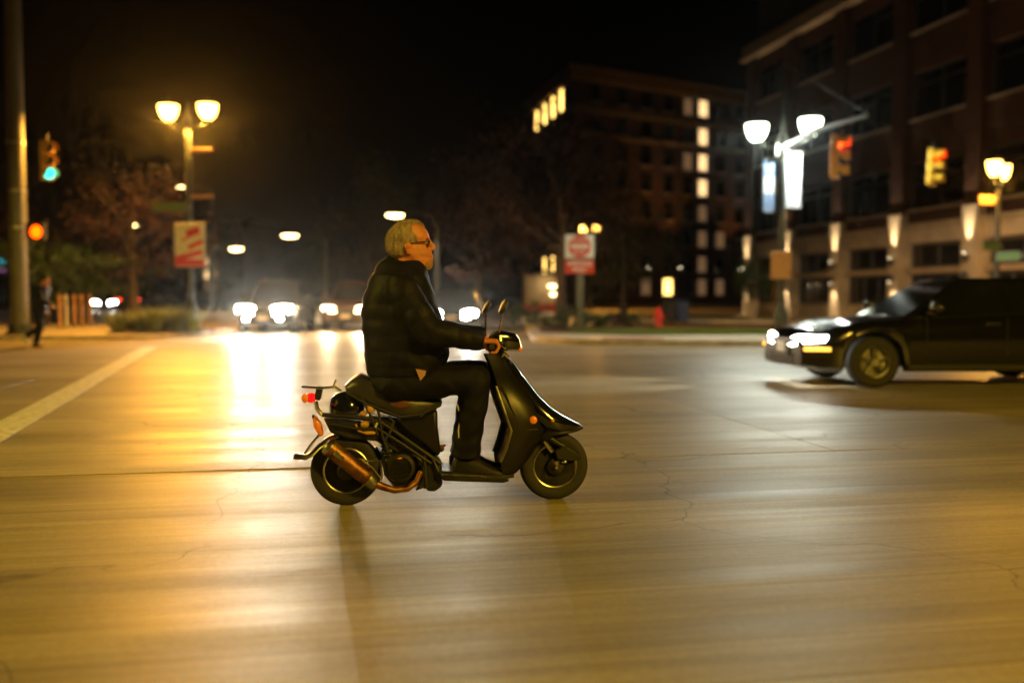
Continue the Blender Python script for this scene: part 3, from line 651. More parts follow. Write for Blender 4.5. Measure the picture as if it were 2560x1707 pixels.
px_tree(1195, 50, h=8, crown_z=4.9, rad=(3.6, 3.0, 3.2), m=M_LEAFRED, label='dark red tree behind the scooter rider', seed=6, n=3800, size=0.24)
px_tree(930, 58, h=8, crown_z=5.0, rad=(3.2, 3.0, 3.4), m=M_LEAFOLIVE, label='olive-leaved tree under the road lamp behind the rider', seed=7, n=3400, size=0.24)
px_tree(760, 88, h=6, crown_z=3.3, rad=(3.8, 3.0, 2.0), m=M_LEAFGREEN, label='low green tree between the two waiting cars, far back', seed=8, n=2400, size=0.3)
px_tree(1560, 52, h=7, crown_z=4.6, rad=(3.0, 2.6, 2.9), m=M_LEAFOLIVE, label='dark tree right of the no-entry sign', seed=9, n=2600, size=0.24)
px_tree(560, 80, h=7, crown_z=4.4, rad=(3.6, 3.0, 2.6), m=M_LEAFOLIVE, label='dark olive tree left of the waiting sport utility car, far back', seed=10, n=2200, size=0.3)
# hedge at left
for i, (px, Y, rx, h) in enumerate(((95, 36, 2.0, 1.1), (190, 37.5, 2.2, 0.9), (290, 40, 2.0, 0.8))):
    q = P(px, 740, Y); e = empty('hedge_bush', (q.x, Y, 0.12), 0, ['bright green bush right of the left signal pole', 'dark green bush behind the thin posts at left', 'dark green bush at the foot of the reddish left tree'][i], 'bush', 'bushes along the left sidewalk')
    MB().tube([(0, 0, 0), (0.1, 0, 1.4)], [0.07, 0.03], 6).tube([(0.3, 0, 0), (0.5, 0, 1.4)], [0.06, 0.03], 6).build('stem', M_BARK, e)
    inst('foliage', crown_mesh((0, 0, 1.95), (rx, 1.0, h), 2200, 0.15, 22, 40 + i, M_LEAFGREEN), e)
def clump(name, x, y, z, h, rad, n, m, label, cat, group, seed, wide=0.012):
    rnd = random.Random(seed); k = MB()
    for i in range(n):
        a = rnd.uniform(0, 6.28); r0 = rad * 0.25 * rnd.random(); lean = rad * rnd.uniform(0.2, 1.0); hh = h * rnd.uniform(0.55, 1.0)
        d = Vector((math.cos(a), math.sin(a), 0)); s = Vector((-d.y, d.x, 0)) * wide
        b = d * r0; p1 = b + d * lean * 0.35 + Vector((0, 0, hh * 0.65)); p2 = b + d * lean + Vector((0, 0, hh))
        k.add([b - s, b + s, p1 + s * 0.8, p1 - s * 0.8, p2], [(0, 1, 2, 3), (3, 2, 4)])
    me = bpy.data.meshes.new('blades'); me.from_pydata(k.v, [], k.f); me.materials.append(m)
    o = bpy.data.objects.new(name, me); COL.objects.link(o); o.location = (x, y, z); return tag(o, label, cat, group)
for i in range(9):
    x = -11.3 + (i % 5) * 0.50 + random.uniform(-0.1, 0.1); y = 28.5 + (i // 5) * 1.3 + random.uniform(-0.2, 0.2) + (i % 5) * 0.12
    clump('grass_clump', x, y, 0.165, random.uniform(0.4, 0.95), 0.75, 170, M_GRASS, 'tufted ornamental grass in the left planting bed', 'grass', 'ornamental grasses at the foot of the left lamp', 60 + i, 0.011)
spots = [(1300, 31.5, 0.7, 'low green shrub at the left end of the median bed'), (1345, 33.0, 0.8, 'low green shrub below the kiosk on the median'), (1395, 31.0, 0.55, 'low shrub left of the no-entry post'),
         (1432, 30.2, 0.75, 'shrub at the foot of the no-entry sign'), (1480, 31.0, 0.6, 'shrub just right of the no-entry post'), (1530, 31.8, 0.5, 'rusty low shrub farther right on the median'), (1568, 32.2, 0.45, 'last green shrub before the red hydrant')]
for i, (px, Y, h, lb) in enumerate(spots):
    q = P(px, 800, Y); e = empty('shrub', (q.x, Y, 0.14), 0, lb, 'shrub', 'shrubs in the median bed')
    MB().tube([(0, 0, 0), (0.05, 0, h * 0.6)], [0.03, 0.012], 6).tube([(0.08, 0.05, 0), (0.2, 0.1, h * 0.6)], [0.025, 0.01], 6).build('stem', M_BARK, e)
    inst('foliage', crown_mesh((0, 0, h * 0.55), (0.55, 0.4, h * 0.5), 700, 0.08, 14, 80 + i, M_LEAFRED if i == 5 else M_LEAFGREEN), e)
def blades(name, poly_pts, n, h, z, label):
    k = MB(); rnd = random.Random(5)
    xs = [p[0] for p in poly_pts]; ys = [p[1] for p in poly_pts]
    def inside(x, y):
        c = False
        for (x1, y1), (x2, y2) in zip(poly_pts, poly_pts[1:] + poly_pts[:1]):
            if (y1 > y) != (y2 > y) and x < (x2 - x1) * (y - y1) / (y2 - y1) + x1: c = not c
        return c
    while n > 0:
        x, y = rnd.uniform(min(xs), max(xs)), rnd.uniform(min(ys), max(ys))
        if not inside(x, y): continue
        n -= 1; a = rnd.uniform(0, 6.28); s = Vector((math.cos(a), math.sin(a), 0)) * 0.006; b = Vector((x, y, z)); t_ = b + Vector((rnd.gauss(0, 0.03), rnd.gauss(0, 0.03), h * rnd.uniform(0.5, 1.2)))
        k.add([b - s, b + s, t_], [(0, 1, 2)])
    me = bpy.data.meshes.new(name); me.from_pydata(k.v, [], k.f); me.materials.append(M_GRASS); o = bpy.data.objects.new(name, me); COL.objects.link(o); tag(o, label, 'grass', kind='stuff')
blades('grass', [(1.7, 28.4), (3.5, 27.1), (8.5, 27.6), (9.1, 28.2), (7.5, 30.8), (3.2, 32.7), (1.4, 32.8)], 26000, 0.09, 0.14, 'short lit grass on the median island')
# potted topiary
q = P(1880, 770, 47.0); e = empty('potted_bush', (q.x, 47.0, 0.1), 0, 'round green bush in a pale planter before the brick building', 'plant')
MB().lathe([(0.22, 0.0), (0.27, 0.05), (0.33, 0.75), (0.37, 0.78), (0.37, 0.86), (0.3, 0.86), (0.28, 0.7)], 20).build('planter', M_TERRA, e)
MB().tube([(0, 0, 0.7), (0, 0, 1.7)], 0.05, 8).build('trunk', M_BARK, e)
inst('crown', crown_mesh((0, 0, 1.9), (0.95, 0.95, 1.05), 2600, 0.11, 40, 99, M_LEAFGREEN), e)

# ------------------------------------------------------------------ small street furniture
q = G(1640, 826); e = empty('fire_hydrant', (q.x, 33.8, 0.12), R(20), 'red fire hydrant on the grass right of the no-entry sign', 'hydrant')
MB().lathe([(0.17, 0), (0.17, 0.06), (0.12, 0.08), (0.11, 0.42), (0.14, 0.44), (0.14, 0.48), (0.12, 0.5), (0.1, 0.6), (0.05, 0.66), (0.03, 0.67), (0.03, 0.71)], 16).build('barrel', M_REDPAINT, e)
for s_ in (-1, 1): MB().lathe([(0.055, s_ * 0.08), (0.055, s_ * 0.19), (0.035, s_ * 0.21)], 12, (0, 0, 0.38), 'X').build('outlet', M_REDPAINT, e)
MB().lathe([(0.075, -0.08), (0.075, -0.19), (0.04, -0.21)], 14, (0, 0, 0.32), 'Y').build('pumper_outlet', M_REDPAINT, e)
for px, m_, lb in ((1672, M_BINBLACK, 'black wheeled bin standing by the far pavement'), (1703, M_BINBLUE, 'blue wheeled bin standing by the far pavement')):
    q = P(px, 790, 44.0); e = empty('wheeled_bin', (q.x, 44.0, 0.0), R(8), lb, 'bin', 'wheeled bins')
    k = MB(); k.loft([[(-0.22, -0.25, 0.06), (0.22, -0.25, 0.06), (0.22, 0.25, 0.06), (-0.22, 0.25, 0.06)], [(-0.28, -0.33, 0.95), (0.28, -0.33, 0.95), (0.28, 0.33, 0.95), (-0.28, 0.33, 0.95)]]); k.build('body', m_, e, 0.02)
    MB().loft([[(-0.3, -0.37, 0.955), (0.3, -0.37, 0.955), (0.3, 0.36, 0.98), (-0.3, 0.36, 0.98)], [(-0.27, -0.33, 0.99), (0.27, -0.33, 0.99), (0.27, 0.33, 1.06), (-0.27, 0.33, 1.06)]]).build('lid', m_, e, 0.01)
    for s_ in (-1, 1): MB().lathe([(0.1, -0.025), (0.1, 0.025)], 16, (s_ * 0.25, 0.27, 0.1), 'X').build('wheel', M_RUBBER, e)
    MB().tube([(-0.22, 0.36, 0.9), (-0.22, 0.42, 0.93), (0.22, 0.42, 0.93), (0.22, 0.36, 0.9)], 0.015, 6).build('handle', m_, e)
for i, px in enumerate((150, 166, 186, 205, 226)):
    q = P(px, 790, 33 + i * 0.9); e = empty('bollard', (q.x, 33 + i * 0.9, 0.12), 0, ['nearest', 'second', 'third', 'fourth', 'farthest'][i] + ' slim pale post of the row behind the walking person', 'bollard', 'slim posts at left')
    MB().lathe([(0.04, 0), (0.038, 1.0), (0.046, 1.02), (0.046, 1.08), (0.02, 1.12)], 12).build('post', M_WHITE if i == 1 else M_ORANGEBOARD, e)
    MB().lathe([(0.1, 0), (0.1, 0.03), (0.06, 0.05)], 12).build('foot_plate', M_POLEDARK, e)
q = P(2478, 614, 29.7); green_sign((q.x, 29.7, q.z), R(20), 0.62, 'upper green name plate on the right orange lamp post')
q = P(2520, 640, 29.6); green_sign((q.x, 29.6, q.z), R(-40), 0.66, 'lower green name plate on the right orange lamp post')
q = P(2468, 500, 29.8); e = empty('small_banner_plate', (q.x, 29.8, q.z), R(20), 'small tan plate on an arm of the right orange lamp post', 'sign')
MB().box((0, 0, 0), (0.62, 0.03, 0.26)).build('plate', M_ORANGEBOARD, e, 0.005); MB().tube([(0.3, 0.02, 0), (0.5, 0.05, 0)], 0.02, 8).build('arm', M_POLEDARK, e)

# ------------------------------------------------------------------ cars
def make_car(name, loc, rz, paint, kind, label, head=None, tail=None, fog=False, beams=None, hl=(0.5, 0.17), rails=False, beam_col=XEN, marker=False):
    K = {'suv': dict(L=4.65, W=1.88, top=[(-2.33, 0.9), (-2.2, 1.05), (0.75, 1.06), (1.6, 1.02), (2.1, 0.93), (2.33, 0.78)], ws=(0.92, 0.22, -1.75, -2.18), H=1.70, wx=(1.42, -1.33), wr=0.36, sill=0.27),
         'sedan': dict(L=4.75, W=1.84, top=[(-2.38, 0.85), (-2.25, 1.0), (-1.5, 1.02), (0.8, 0.94), (1.7, 0.88), (2.2, 0.76), (2.38, 0.62)], ws=(1.02, 0.22, -0.95, -1.75), H=1.43, wx=(1.45, -1.38), wr=0.33, sill=0.2)}[kind]
    L, W, H, wr = K['L'], K['W'], K['H'], K['wr']
    e = empty(name, loc, rz, label, 'car')
    ns = 96; rings = []
    for i in range(ns + 1):
        x = -L / 2 + L * i / ns
        f = abs(x) / (L / 2); wd = W / 2 * (1 - 0.20 * max(0, (f - 0.72) / 0.28) ** 2.2); zt = knots(K['top'], x); zb = K['sill']
        if f > 0.9: zb += 0.06 * (f - 0.9) / 0.1
        for xw in K['wx']:
            d = wr * 1.17
            if abs(x - xw) < d: zb = max(zb, wr + math.sqrt(d * d - (x - xw) ** 2) * 0.98)
        zs = max(zb + 0.1, zt - 0.10); hgt = zs - zb
        half = [(0.90, zb), (0.985, zb + 0.12 * hgt), (1.0, zb + 0.35 * hgt), (0.99, zb + 0.62 * hgt), (0.995, zb + 0.78 * hgt), (0.965, zs), (0.90, zt - 0.035), (0.55, zt - 0.004), (0.2, zt)]
        rings.append([(x, y * wd, z) for y, z in half] + [(x, -y * wd, z) for y, z in reversed(half)])
    k = MB(); n = len(rings[0]); vs = [p for r in rings for p in r]; fs = []
    for i in range(ns):
        for j in range(n - 1): fs.append((i * n + j, i * n + j + 1, (i + 1) * n + j + 1, (i + 1) * n + j))
    fs += [tuple(range(n)), tuple(range(ns * n, ns * n + n))]
    k.add(vs, fs); k.build('body', paint, e, angle=35)
    MB().box((0, 0, 0.43), (L * 0.93, W * 0.66, 0.36)).box((-0.05, 0, 0.43), (1.75, W * 0.9, 0.3)).build('underbody', M_RUBBER, e)
    x1, x2, x3, x4 = K['ws']; zb_ = knots(K['top'], x1) - 0.03; zr = H; wb, wt = W / 2 * 0.925, W / 2 * 0.70
    def sect(x, z, ww): return [(x, -ww, z), (x, -ww * 0.5, z + 0.0), (x, ww * 0.5, z), (x, ww, z)]
    cab = MB(); P8 = {}
    bot = [(x1, zb_), (x4, knots(K['top'], x4) - 0.03)]
    ringb = [(x1, -wb * 0.92, zb_), (x1, wb * 0.92, zb_), (x1 - 0.45, wb, zb_), (x4 + 0.4, wb, bot[1][1]), (x4, wb * 0.88, bot[1][1]), (x4, -wb * 0.88, bot[1][1]), (x4 + 0.4, -wb, bot[1][1]), (x1 - 0.45, -wb, zb_)]
    ringt = [(x2, -wt * 0.9, zr - 0.05), (x2, wt * 0.9, zr - 0.05), (x2 - 0.2, wt, zr - 0.04), (x3 + 0.25, wt, zr - 0.06), (x3, wt * 0.88, zr - 0.08), (x3, -wt * 0.88, zr - 0.08), (x3 + 0.25, -wt, zr - 0.06), (x2 - 0.2, -wt, zr - 0.04)]
    ringr = [(x * 0.93 + (x2 + x3) / 2 * 0.07, y * 0.86, zr) for x, y, z in ringt]
    cab.loft([ringb, ringt, ringr]); cab.build('cabin', paint, e, 0.02, angle=25)
    def pane(name, a, b, c, d, off):     # quad panel slightly proud of the cabin
        a, b, c, d = (Vector(q_) for q_ in (a, b, c, d)); m_ = (a + b + c + d) / 4; sh = lambda q_: m_ + (q_ - m_) * 0.93
        nrm = (b - a).cross(d - a).normalized(); nrm = nrm if nrm.dot(Vector(off)) > 0 else -nrm
        qs = [sh(q_) for q_ in (a, b, c, d)]
        MB().loft([[q_ + nrm * 0.001 for q_ in qs], [q_ + nrm * 0.012 for q_ in qs]]).build(name, M_CARGLASS, e, 0.003, smooth=False)
    pane('windscreen', ringb[0], ringb[1], ringt[1], ringt[0], (1, 0, 0.5)); pane('rear_window', ringb[4], ringb[5], ringt[5], ringt[4], (-1, 0, 0.5))
    for sgn in (1, -1):
        B2 = Vector((ringb[2][0], sgn * wb, ringb[2][2])); B3 = Vector((ringb[3][0], sgn * wb, ringb[3][2])); T2 = Vector((ringt[2][0], sgn * wt, ringt[2][2])); T3 = Vector((ringt[3][0], sgn * wt, ringt[3][2]))
        for a_, b_ in ((0.02, 0.47), (0.5, 0.98)):
            pane('side_window', B2.lerp(B3, a_), B2.lerp(B3, b_), T2.lerp(T3, b_), T2.lerp(T3, a_), (0, sgn, 0))
        for xs_ in (x1 - 0.25, (x1 + x4) / 2 + 0.05, x4 + 0.75):
            MB().box((xs_, sgn * W / 2 * 0.9965, 0.66), (0.008, 0.008, 0.5)).build('door_gap', M_RUBBER, e)
        for xs_ in ((x1 + x4) / 2 + 0.25, x4 + 0.95):
            MB().box((xs_, sgn * (W / 2 + 0.012), 0.83), (0.2, 0.025, 0.03)).build('door_handle', M_CHROME if kind == 'sedan' else paint, e, 0.008)
        mi = MB().ell((x1 - 0.32, sgn * (W / 2 + 0.12), zb_ + 0.14), (0.09, 0.13, 0.085)).build('mirror', paint, e)
        MB().box((x1 - 0.32, sgn * (W / 2 - 0.02), zb_ + 0.07), (0.06, 0.2, 0.04)).build('mirror_arm', M_RUBBER, mi)
        MB().box((0.03, sgn * (W / 2 * 0.985), K['sill'] + 0.06), (1.95, 0.05, 0.08)).build('sill_trim', M_RUBBER, e, 0.01)
        xf = L / 2 - 0.13; hz = knots(K['top'], xf) - 0.155; yh = W / 2 * 0.61
        kk = MB(); w2, h2 = hl
        rr = []
        for u in range(13):
            a = u / 12; y = lerp(yh - w2 / 2, yh + w2 / 2, a); sw_ = 0.012 + 0.5 * max(0, (y / (W / 2) - 0.55)) ** 2 * 1.6; xq = L / 2 + 0.02 - sw_
            hh_ = h2 * (0.55 + 0.45 * math.sin(math.pi * min(1, 0.18 + a * 0.8))) / 2; zc = hz + 0.06 * a
            rr.append([(xq, sgn * y, zc - hh_), (xq - 0.16, sgn * y, zc - hh_), (xq - 0.2, sgn * y, zc + hh_), (xq - 0.03, sgn * y, zc + hh_)])
        kk.loft(rr); kk.build('headlight', head or mat('headlight_off', (0.4, 0.4, 0.38), 0.15), e, 0.01)
        if fog: MB().ell((L / 2 - 0.05, sgn * yh * 0.93, 0.46), (0.06, 0.16, 0.065)).build('fog_light', head, e)
        if marker:
            MB().box((L / 2 - 0.17, sgn * (W / 2 * 0.93), 0.5), (0.34, 0.05, 0.05), Matrix.Rotation(-sgn * R(16), 3, 'Z')).build('marker_light', M_AMBERLIT, e, 0.01)
        MB().box((-L / 2 + 0.03, sgn * W / 2 * 0.66, 0.84), (0.12, 0.36, 0.15)).build('tail_light', tail or M_REDLENS, e, 0.02)
        if rails: MB().tube([(x2 - 0.25, sgn * wt * 0.93, zr - 0.03), (x2 - 0.35, sgn * wt * 0.93, zr + 0.045), (x3 + 0.4, sgn * wt * 0.93, zr + 0.04), (x3 + 0.3, sgn * wt * 0.93, zr - 0.04)], 0.018, 8).build('roof_rail', M_CHROME, e)
    gz = knots(K['top'], L / 2 - 0.05) - 0.14
    gr = MB().box((L / 2 + 0.003, 0, gz - 0.05), (0.03, W * 0.34, 0.20)).build('grille', M_RUBBER, e, 0.01)
    for t_ in range(4): MB().box((L / 2 + 0.022, 0, gz - 0.12 + t_ * 0.047), (0.012, W * 0.33, 0.012)).build('grille_bar', M_CHROME, gr)
    MB().box((L / 2 - 0.02, 0, 0.36), (0.06, W * 0.5, 0.14)).build('air_intake', M_RUBBER, e, 0.01)
    MB().box((L / 2 + 0.02, 0, 0.50), (0.012, 0.32, 0.14)).build('number_plate', M_SIGNWHITE, e, 0.003)
    for xw in K['wx']:
        for sgn in (1, -1):
            yw = sgn * (W / 2 - 0.115)
            wh = MB().lathe([(0.06, yw - 0.02), (0.075, yw + sgn * 0.06), (0.05, yw + sgn * 0.085)] if sgn > 0 else [(0.06, yw + 0.02), (0.075, yw - 0.06), (0.05, yw - 0.085)], 14, (xw, 0, wr), 'Y').build('wheel', M_STEEL, e)
            MB().lathe([(wr * 0.62, yw - 0.1), (wr * 0.9, yw - 0.105), (wr, yw - 0.08), (wr, yw + 0.08), (wr * 0.9, yw + 0.105), (wr * 0.62, yw + 0.1), (wr * 0.60, yw), (wr * 0.62, yw - 0.1)], 36, (xw, 0, wr), 'Y').build('tyre', M_RUBBER, wh)
            rm = MB().torus((xw, yw + sgn * 0.07, wr), wr * 0.6, 0.018, 30, 8)
            for s_ in range(5):
                a = s_ * 2 * math.pi / 5 + 0.3; c, d = math.cos(a), math.sin(a)
                rm.tube([(xw + c * 0.05, yw + sgn * 0.075, wr + d * 0.05), (xw + c * wr * 0.6, yw + sgn * 0.065, wr + d * wr * 0.6)], [0.03, 0.024], 6)
            rm.lathe([(wr * 0.58, yw + sgn * 0.0), (wr * 0.57, yw + sgn * 0.01)], 24, (xw, 0, wr), 'Y'); rm.build('rim', M_STEEL, wh)
    if beams:
        for sgn in (1, -1):
            light('SPOT', (L / 2 + 0.12, sgn * W / 2 * 0.61, knots(K['top'], L / 2 - 0.13) - 0.13), beams, beam_col, e, (L / 2 + 13, sgn * W / 2 * 0.61, 0.0), 52, 0.9)
    return e
PA_SUV = mat('dark_blue_grey_paint', (0.035, 0.04, 0.045), 0.25, spec=0.6, coat=1.0)
PA_BRN = mat('bronze_paint', (0.10, 0.055, 0.035), 0.3, metal=0.4, coat=1.0)
PA_BLU = mat('midnight_paint', (0.012, 0.018, 0.026), 0.2, coat=1.0)
PA_BLK = mat('black_car_paint', (0.006, 0.006, 0.007), 0.16, coat=1.0)
def car_front(px, Y, **k):
    q = P(px, 800, Y); return make_car(loc=(q.x * (Y + 2.3) / Y, Y + 2.3, 0.0), **k)
car_front(697, 31.5, name='waiting_car', rz=R(-90 + 1), paint=PA_SUV, kind='suv', label='grey sport utility car with blazing white headlights and fog lights, left of the rider', head=M_HEADLED, fog=True, beams=3000, hl=(0.60, 0.30), rails=True)
car_front(893, 34.0, name='waiting_car', rz=R(-90 - 1), paint=PA_BRN, kind='suv', label='bronze car with one warm headlight showing, half hidden by the rider', head=M_HEADWARM, beams=900, hl=(0.5, 0.2), beam_col=WARM)
car_front(1140, 32.0, name='waiting_car', rz=R(-90), paint=PA_BLU, kind='sedan', label='dark blue saloon with bright headlights right of the rider', head=M_HEADLED, beams=1200, hl=(0.46, 0.26))
ry = 13.9
make_car('passing_car', (3.75 + 2.35, ry, 0.0), R(180 + 4), PA_BLK, 'sedan', 'black saloon passing at the right edge with its headlights on', head=emis('passing_headlight', (1.0, 0.98, 0.85), 28.0), beams=350, hl=(0.62, 0.14), marker=True, beam_col=XEN)
q = P(250, 748, 72); make_car('distant_car', (q.x, 74, 0.12), R(-90 + 10), PA_BLU, 'sedan', 'distant car with white headlights beyond the slim posts at left', head=M_HEADLED)
q = P(396, 748, 66); make_car('distant_car', (q.x, 64, 0.12), R(90 - 10), PA_BLK, 'sedan', 'distant car with glowing red tail lights behind the left planting bed', tail=M_TAILLIT)

# ------------------------------------------------------------------ scooter frame of reference
cr, cf = G(866, 1259), G(1384, 1244.5); O = (cr + cf) / 2; th = math.atan2(cf.y - cr.y, cf.x - cr.x)
su = Vector((math.cos(th), math.sin(th), 0)); sv = Vector((-math.sin(th), math.cos(th), 0))
def S(px, py, y=0.0):
    d = ray(px, py); t_ = ((O + sv * y) - CAM).dot(sv) / d.dot(sv); p = CAM + d * t_ - O
    return Vector((p.dot(su), y, p.z))
def A(zx, zy, y=0.0): return S(700 + 0.51033 * zx, 500 + 0.51033 * zy, y)       # zoom 1: scooter and rider
def B(zx, zy, y=0.0): return S(720 + 0.24239 * zx, 900 + 0.24239 * zy, y)       # rear of the scooter
def C(zx, zy, y=0.0): return S(1080 + 0.36364 * zx, 700 + 0.36364 * zy, y)      # front of the scooter
def Hd(zx, zy, y=0.0): return S(930 + 0.10204 * zx, 540 + 0.10204 * zy, y)      # head
def Hn(zx, zy, y=0.0): return S(1180 + 0.076531 * zx, 780 + 0.076531 * zy, y)   # handlebar
def E(zx, zy, y=0.0): return S(740 + 0.161565 * zx, 930 + 0.161565 * zy, y)     # engine bay
def xz(p): return (p.x, p.z)

sc = empty('motor_scooter', O, th, 'black fifty-class motor scooter with exposed engine and rusty silencer', 'scooter')
# wheels
def wheel(c, r):
    wh = MB().lathe([(0.035, -0.07), (0.05, -0.06), (0.055, -0.03), (0.055, 0.03), (0.05, 0.06), (0.035, 0.07)], 20, c, 'Y').build('wheel', M_ENGINE, sc)
    k = MB(); prof = []
    for i in range(13):
        a = math.pi * (i / 12) - math.pi / 2
        prof.append((r - 0.048 + 0.048 * max(0.0, math.cos(a)) ** 0.42, 0.047 * math.sin(a)))
    prof = [(r - 0.075, -0.038)] + prof + [(r - 0.075, 0.038), (r - 0.075, -0.038)]
    k.lathe(prof, 48, c, 'Y')
    k.build('tyre', M_RUBBER, wh)
    MB().torus((c[0], -0.034, c[2]), r - 0.076, 0.008, 48, 8).torus((c[0], 0.034, c[2]), r - 0.076, 0.008, 48, 8).lathe([(r - 0.08, -0.034), (r - 0.086, -0.02), (r - 0.086, 0.02), (r - 0.08, 0.034), (r - 0.076, 0.03), (r - 0.076, -0.03), (r - 0.08, -0.034)], 48, c, 'Y').build('rim', M_STEEL, wh)
    for s_ in range(3):
        a = R(25 + 120 * s_); d = Vector((math.cos(a), 0, math.sin(a)))
        MB().tube([Vector(c) + d * 0.045, Vector(c) + d * (r - 0.084)], [0.02, 0.014], 8).build('spoke', M_STEEL, wh)
    return wh
WRAD = 0.2025
cR = S(866, 1259 - 85, 0); cF = S(1384, 1244.5 - 85, 0); cR = Vector((cR.x, 0, WRAD - 0.005)); cF = Vector((cF.x, 0, WRAD - 0.005))
wheel(cR, WRAD); wheel(cF, WRAD)
MB().lathe([(0.03, -0.04), (0.075, -0.035), (0.08, 0.03), (0.03, 0.04)], 24, cF, 'Y').build('brake_drum', M_ENGINE, sc)
# leg shield: lofted horizontal sections (rear edge, front edge, half width)
secs = [(1352, 1082, 1120, 0.10), (1322, 1070, 1165, 0.15), (1262, 1064, 1222, 0.175), (1200, 1085, 1262, 0.185), (1150, 1098, 1300, 0.19), (1108, 1110, 1330, 0.195), (1050, 1094, 1325, 0.195), (980, 1066, 1285, 0.19), (910, 1048, 1222, 0.17), (850, 1036, 1170, 0.12), (800, 1022, 1130, 0.085), (755, 1002, 1100, 0.065)]
def shield_ring(row, grow=0.0, frm=0.0):
    zy, xa, xb, hw = row; a, b = A(xa, zy), A(xb, zy); z = (a.z + b.z) / 2; L = b.x - a.x; x0 = a.x
    half = [(0.0, 1.0), (0.03, 1.03), (0.30, 1.0), (0.62, 0.84), (0.86, 0.52), (0.97, 0.22)]
    pts = [(x0 + L * t_, -hw * s_, z) for t_, s_ in half] + [(x0 + L * t_, hw * s_, z) for t_, s_ in reversed(half)]
    pts += [(x0 + 0.015, hw * 0.85, z), (x0 + 0.03, 0, z), (x0 + 0.015, -hw * 0.85, z)]
    return [Vector(p) for p in pts]
MB().loft([shield_ring(r__) for r__ in secs]).build('leg_shield', M_PANEL, sc, angle=30)
# rear edge of the leg shield, pale metal imitating headlight falling on it
for s_ in (-1, 1):
    MB().tube([A(1040, 900, 0) + Vector((0, s_ * 0.165, 0)), A(1066, 980, 0) + Vector((0, s_ * 0.192, 0)), A(1110, 1108, 0) + Vector((0, s_ * 0.198, 0)), A(1086, 1195, 0) + Vector((0, s_ * 0.19, 0)), A(1062, 1255, 0) + Vector((0, s_ * 0.178, 0))], 0.010, 8).build('lit_edge', M_STEEL, sc)
# glossy nose cover: lofted stations from the neck to the tip (top, bottom, half width)
nose = [((1112, 762), (1098, 800), 0.045), ((1150, 805), (1118, 850), 0.075), ((1200, 875), (1160, 945), 0.115), ((1262, 955), (1215, 1030), 0.15), ((1330, 1018), (1280, 1092), 0.17), ((1395, 1056), (1350, 1112), 0.155), ((1448, 1084), (1420, 1118), 0.105), ((1478, 1100), (1470, 1116), 0.045)]
rings = []
for tp, bt, hw in nose:
    a, b = A(*tp), A(*bt); d = b - a
    pr_ = [(0, 0.0), (0.35, -0.0), (0.75, 0.10), (0.97, 0.42), (1.0, 0.8), (0.96, 1.0)]
    ring = [a + d * t_ + Vector((0, -hw * s_, 0)) for s_, t_ in pr_] + [a + d * t_ + Vector((0, hw * s_, 0)) for s_, t_ in reversed(pr_[1:])]
    rings.append(ring)
MB().loft(rings).build('front_cover', M_BLACKGLOSS, sc, angle=50)
# lower nose beak / fender
rings = []
for (tx, ty), (bx_, by), hw in (((1265, 1085), (1270, 1185), 0.10), ((1320, 1100), (1322, 1150), 0.125), ((1380, 1112), (1380, 1136), 0.12), ((1440, 1112), (1440, 1128), 0.085), ((1480, 1106), (1478, 1118), 0.035)):
    a, b = A(tx, ty), A(bx_, by)
    rings.append([a + Vector((0, -hw, 0)), a * 0.3 + b * 0.7 + Vector((0, -hw * 1.02, 0)), b + Vector((0, -hw * 0.8, 0)), b + Vector((0, hw * 0.8, 0)), a * 0.3 + b * 0.7 + Vector((0, hw * 1.02, 0)), a + Vector((0, hw, 0))])
MB().loft(rings).build('front_fender', M_BLACKMATT, sc, angle=30)
for s_ in (-1, 1):
    p = A(1240, 1076, -0.168); MB().ell((p.x, s_ * 0.176, p.z), (0.023, 0.012, 0.023)).build('indicator', M_AMBER, sc)
    p = A(1335, 1080, -0.16); MB().ell((p.x, s_ * 0.168, p.z), (0.011, 0.006, 0.007)).build('reflector', M_AMBER, sc)
MB().tube([A(1090, 905, -0.187), A(1125, 1000, -0.197), A(1172, 1100, -0.196)], 0.004, 6).build('panel_seam', M_RUBBER, sc)
MB().tube([A(1112, 1118, -0.196), A(1180, 1124, -0.193), A(1262, 1124, -0.176)], 0.005, 6).build('panel_seam', M_RUBBER, sc)
# steering neck and headset
MB().tube([A(1085, 800), A(1060, 745), A(1052, 705)], [0.05, 0.045, 0.05], 14).build('steering_neck', M_BLACKMATT, sc)
MB().tube([A(1118, 770, -0.05), A(1100, 752, -0.055), A(1085, 765, -0.05)], 0.012, 8).build('neck_collar', M_CHROME, sc)
hs = [((1030, 668), (1040, 712), 0.12), ((1060, 640), (1062, 730), 0.14), ((1100, 642), (1104, 738), 0.13), ((1140, 650), (1150, 738), 0.115), ((1156, 662), (1172, 735), 0.10)]
rings = []
for tp, bt, hw in hs:
    a, b = A(*tp), A(*bt); d = b - a
    pr_ = [(0.55, 0.0), (0.92, 0.18), (1.0, 0.5), (0.85, 0.88), (0.5, 1.0)]
    rings.append([a + d * t_ + Vector((0, -hw * s_, 0)) for s_, t_ in pr_] + [a + d * t_ + Vector((0, hw * s_, 0)) for s_, t_ in reversed(pr_)])
MB().loft(rings).build('headset_cover', M_BLACKGLOSS, sc, angle=40)
rings = []
for tp, bt, hw in (((1150, 655), (1176, 737), 0.095), ((1158, 660), (1181, 732), 0.085), ((1166, 680), (1182, 722), 0.05)):
    a, b = A(*tp), A(*bt); d = b - a
    pr_ = [(0.6, 0.0), (1.0, 0.2), (1.0, 0.8), (0.6, 1.0)]
    rings.append([a + d * t_ + Vector((0, -hw * s_, 0)) for s_, t_ in pr_] + [a + d * t_ + Vector((0, hw * s_, 0)) for s_, t_ in reversed(pr_)])
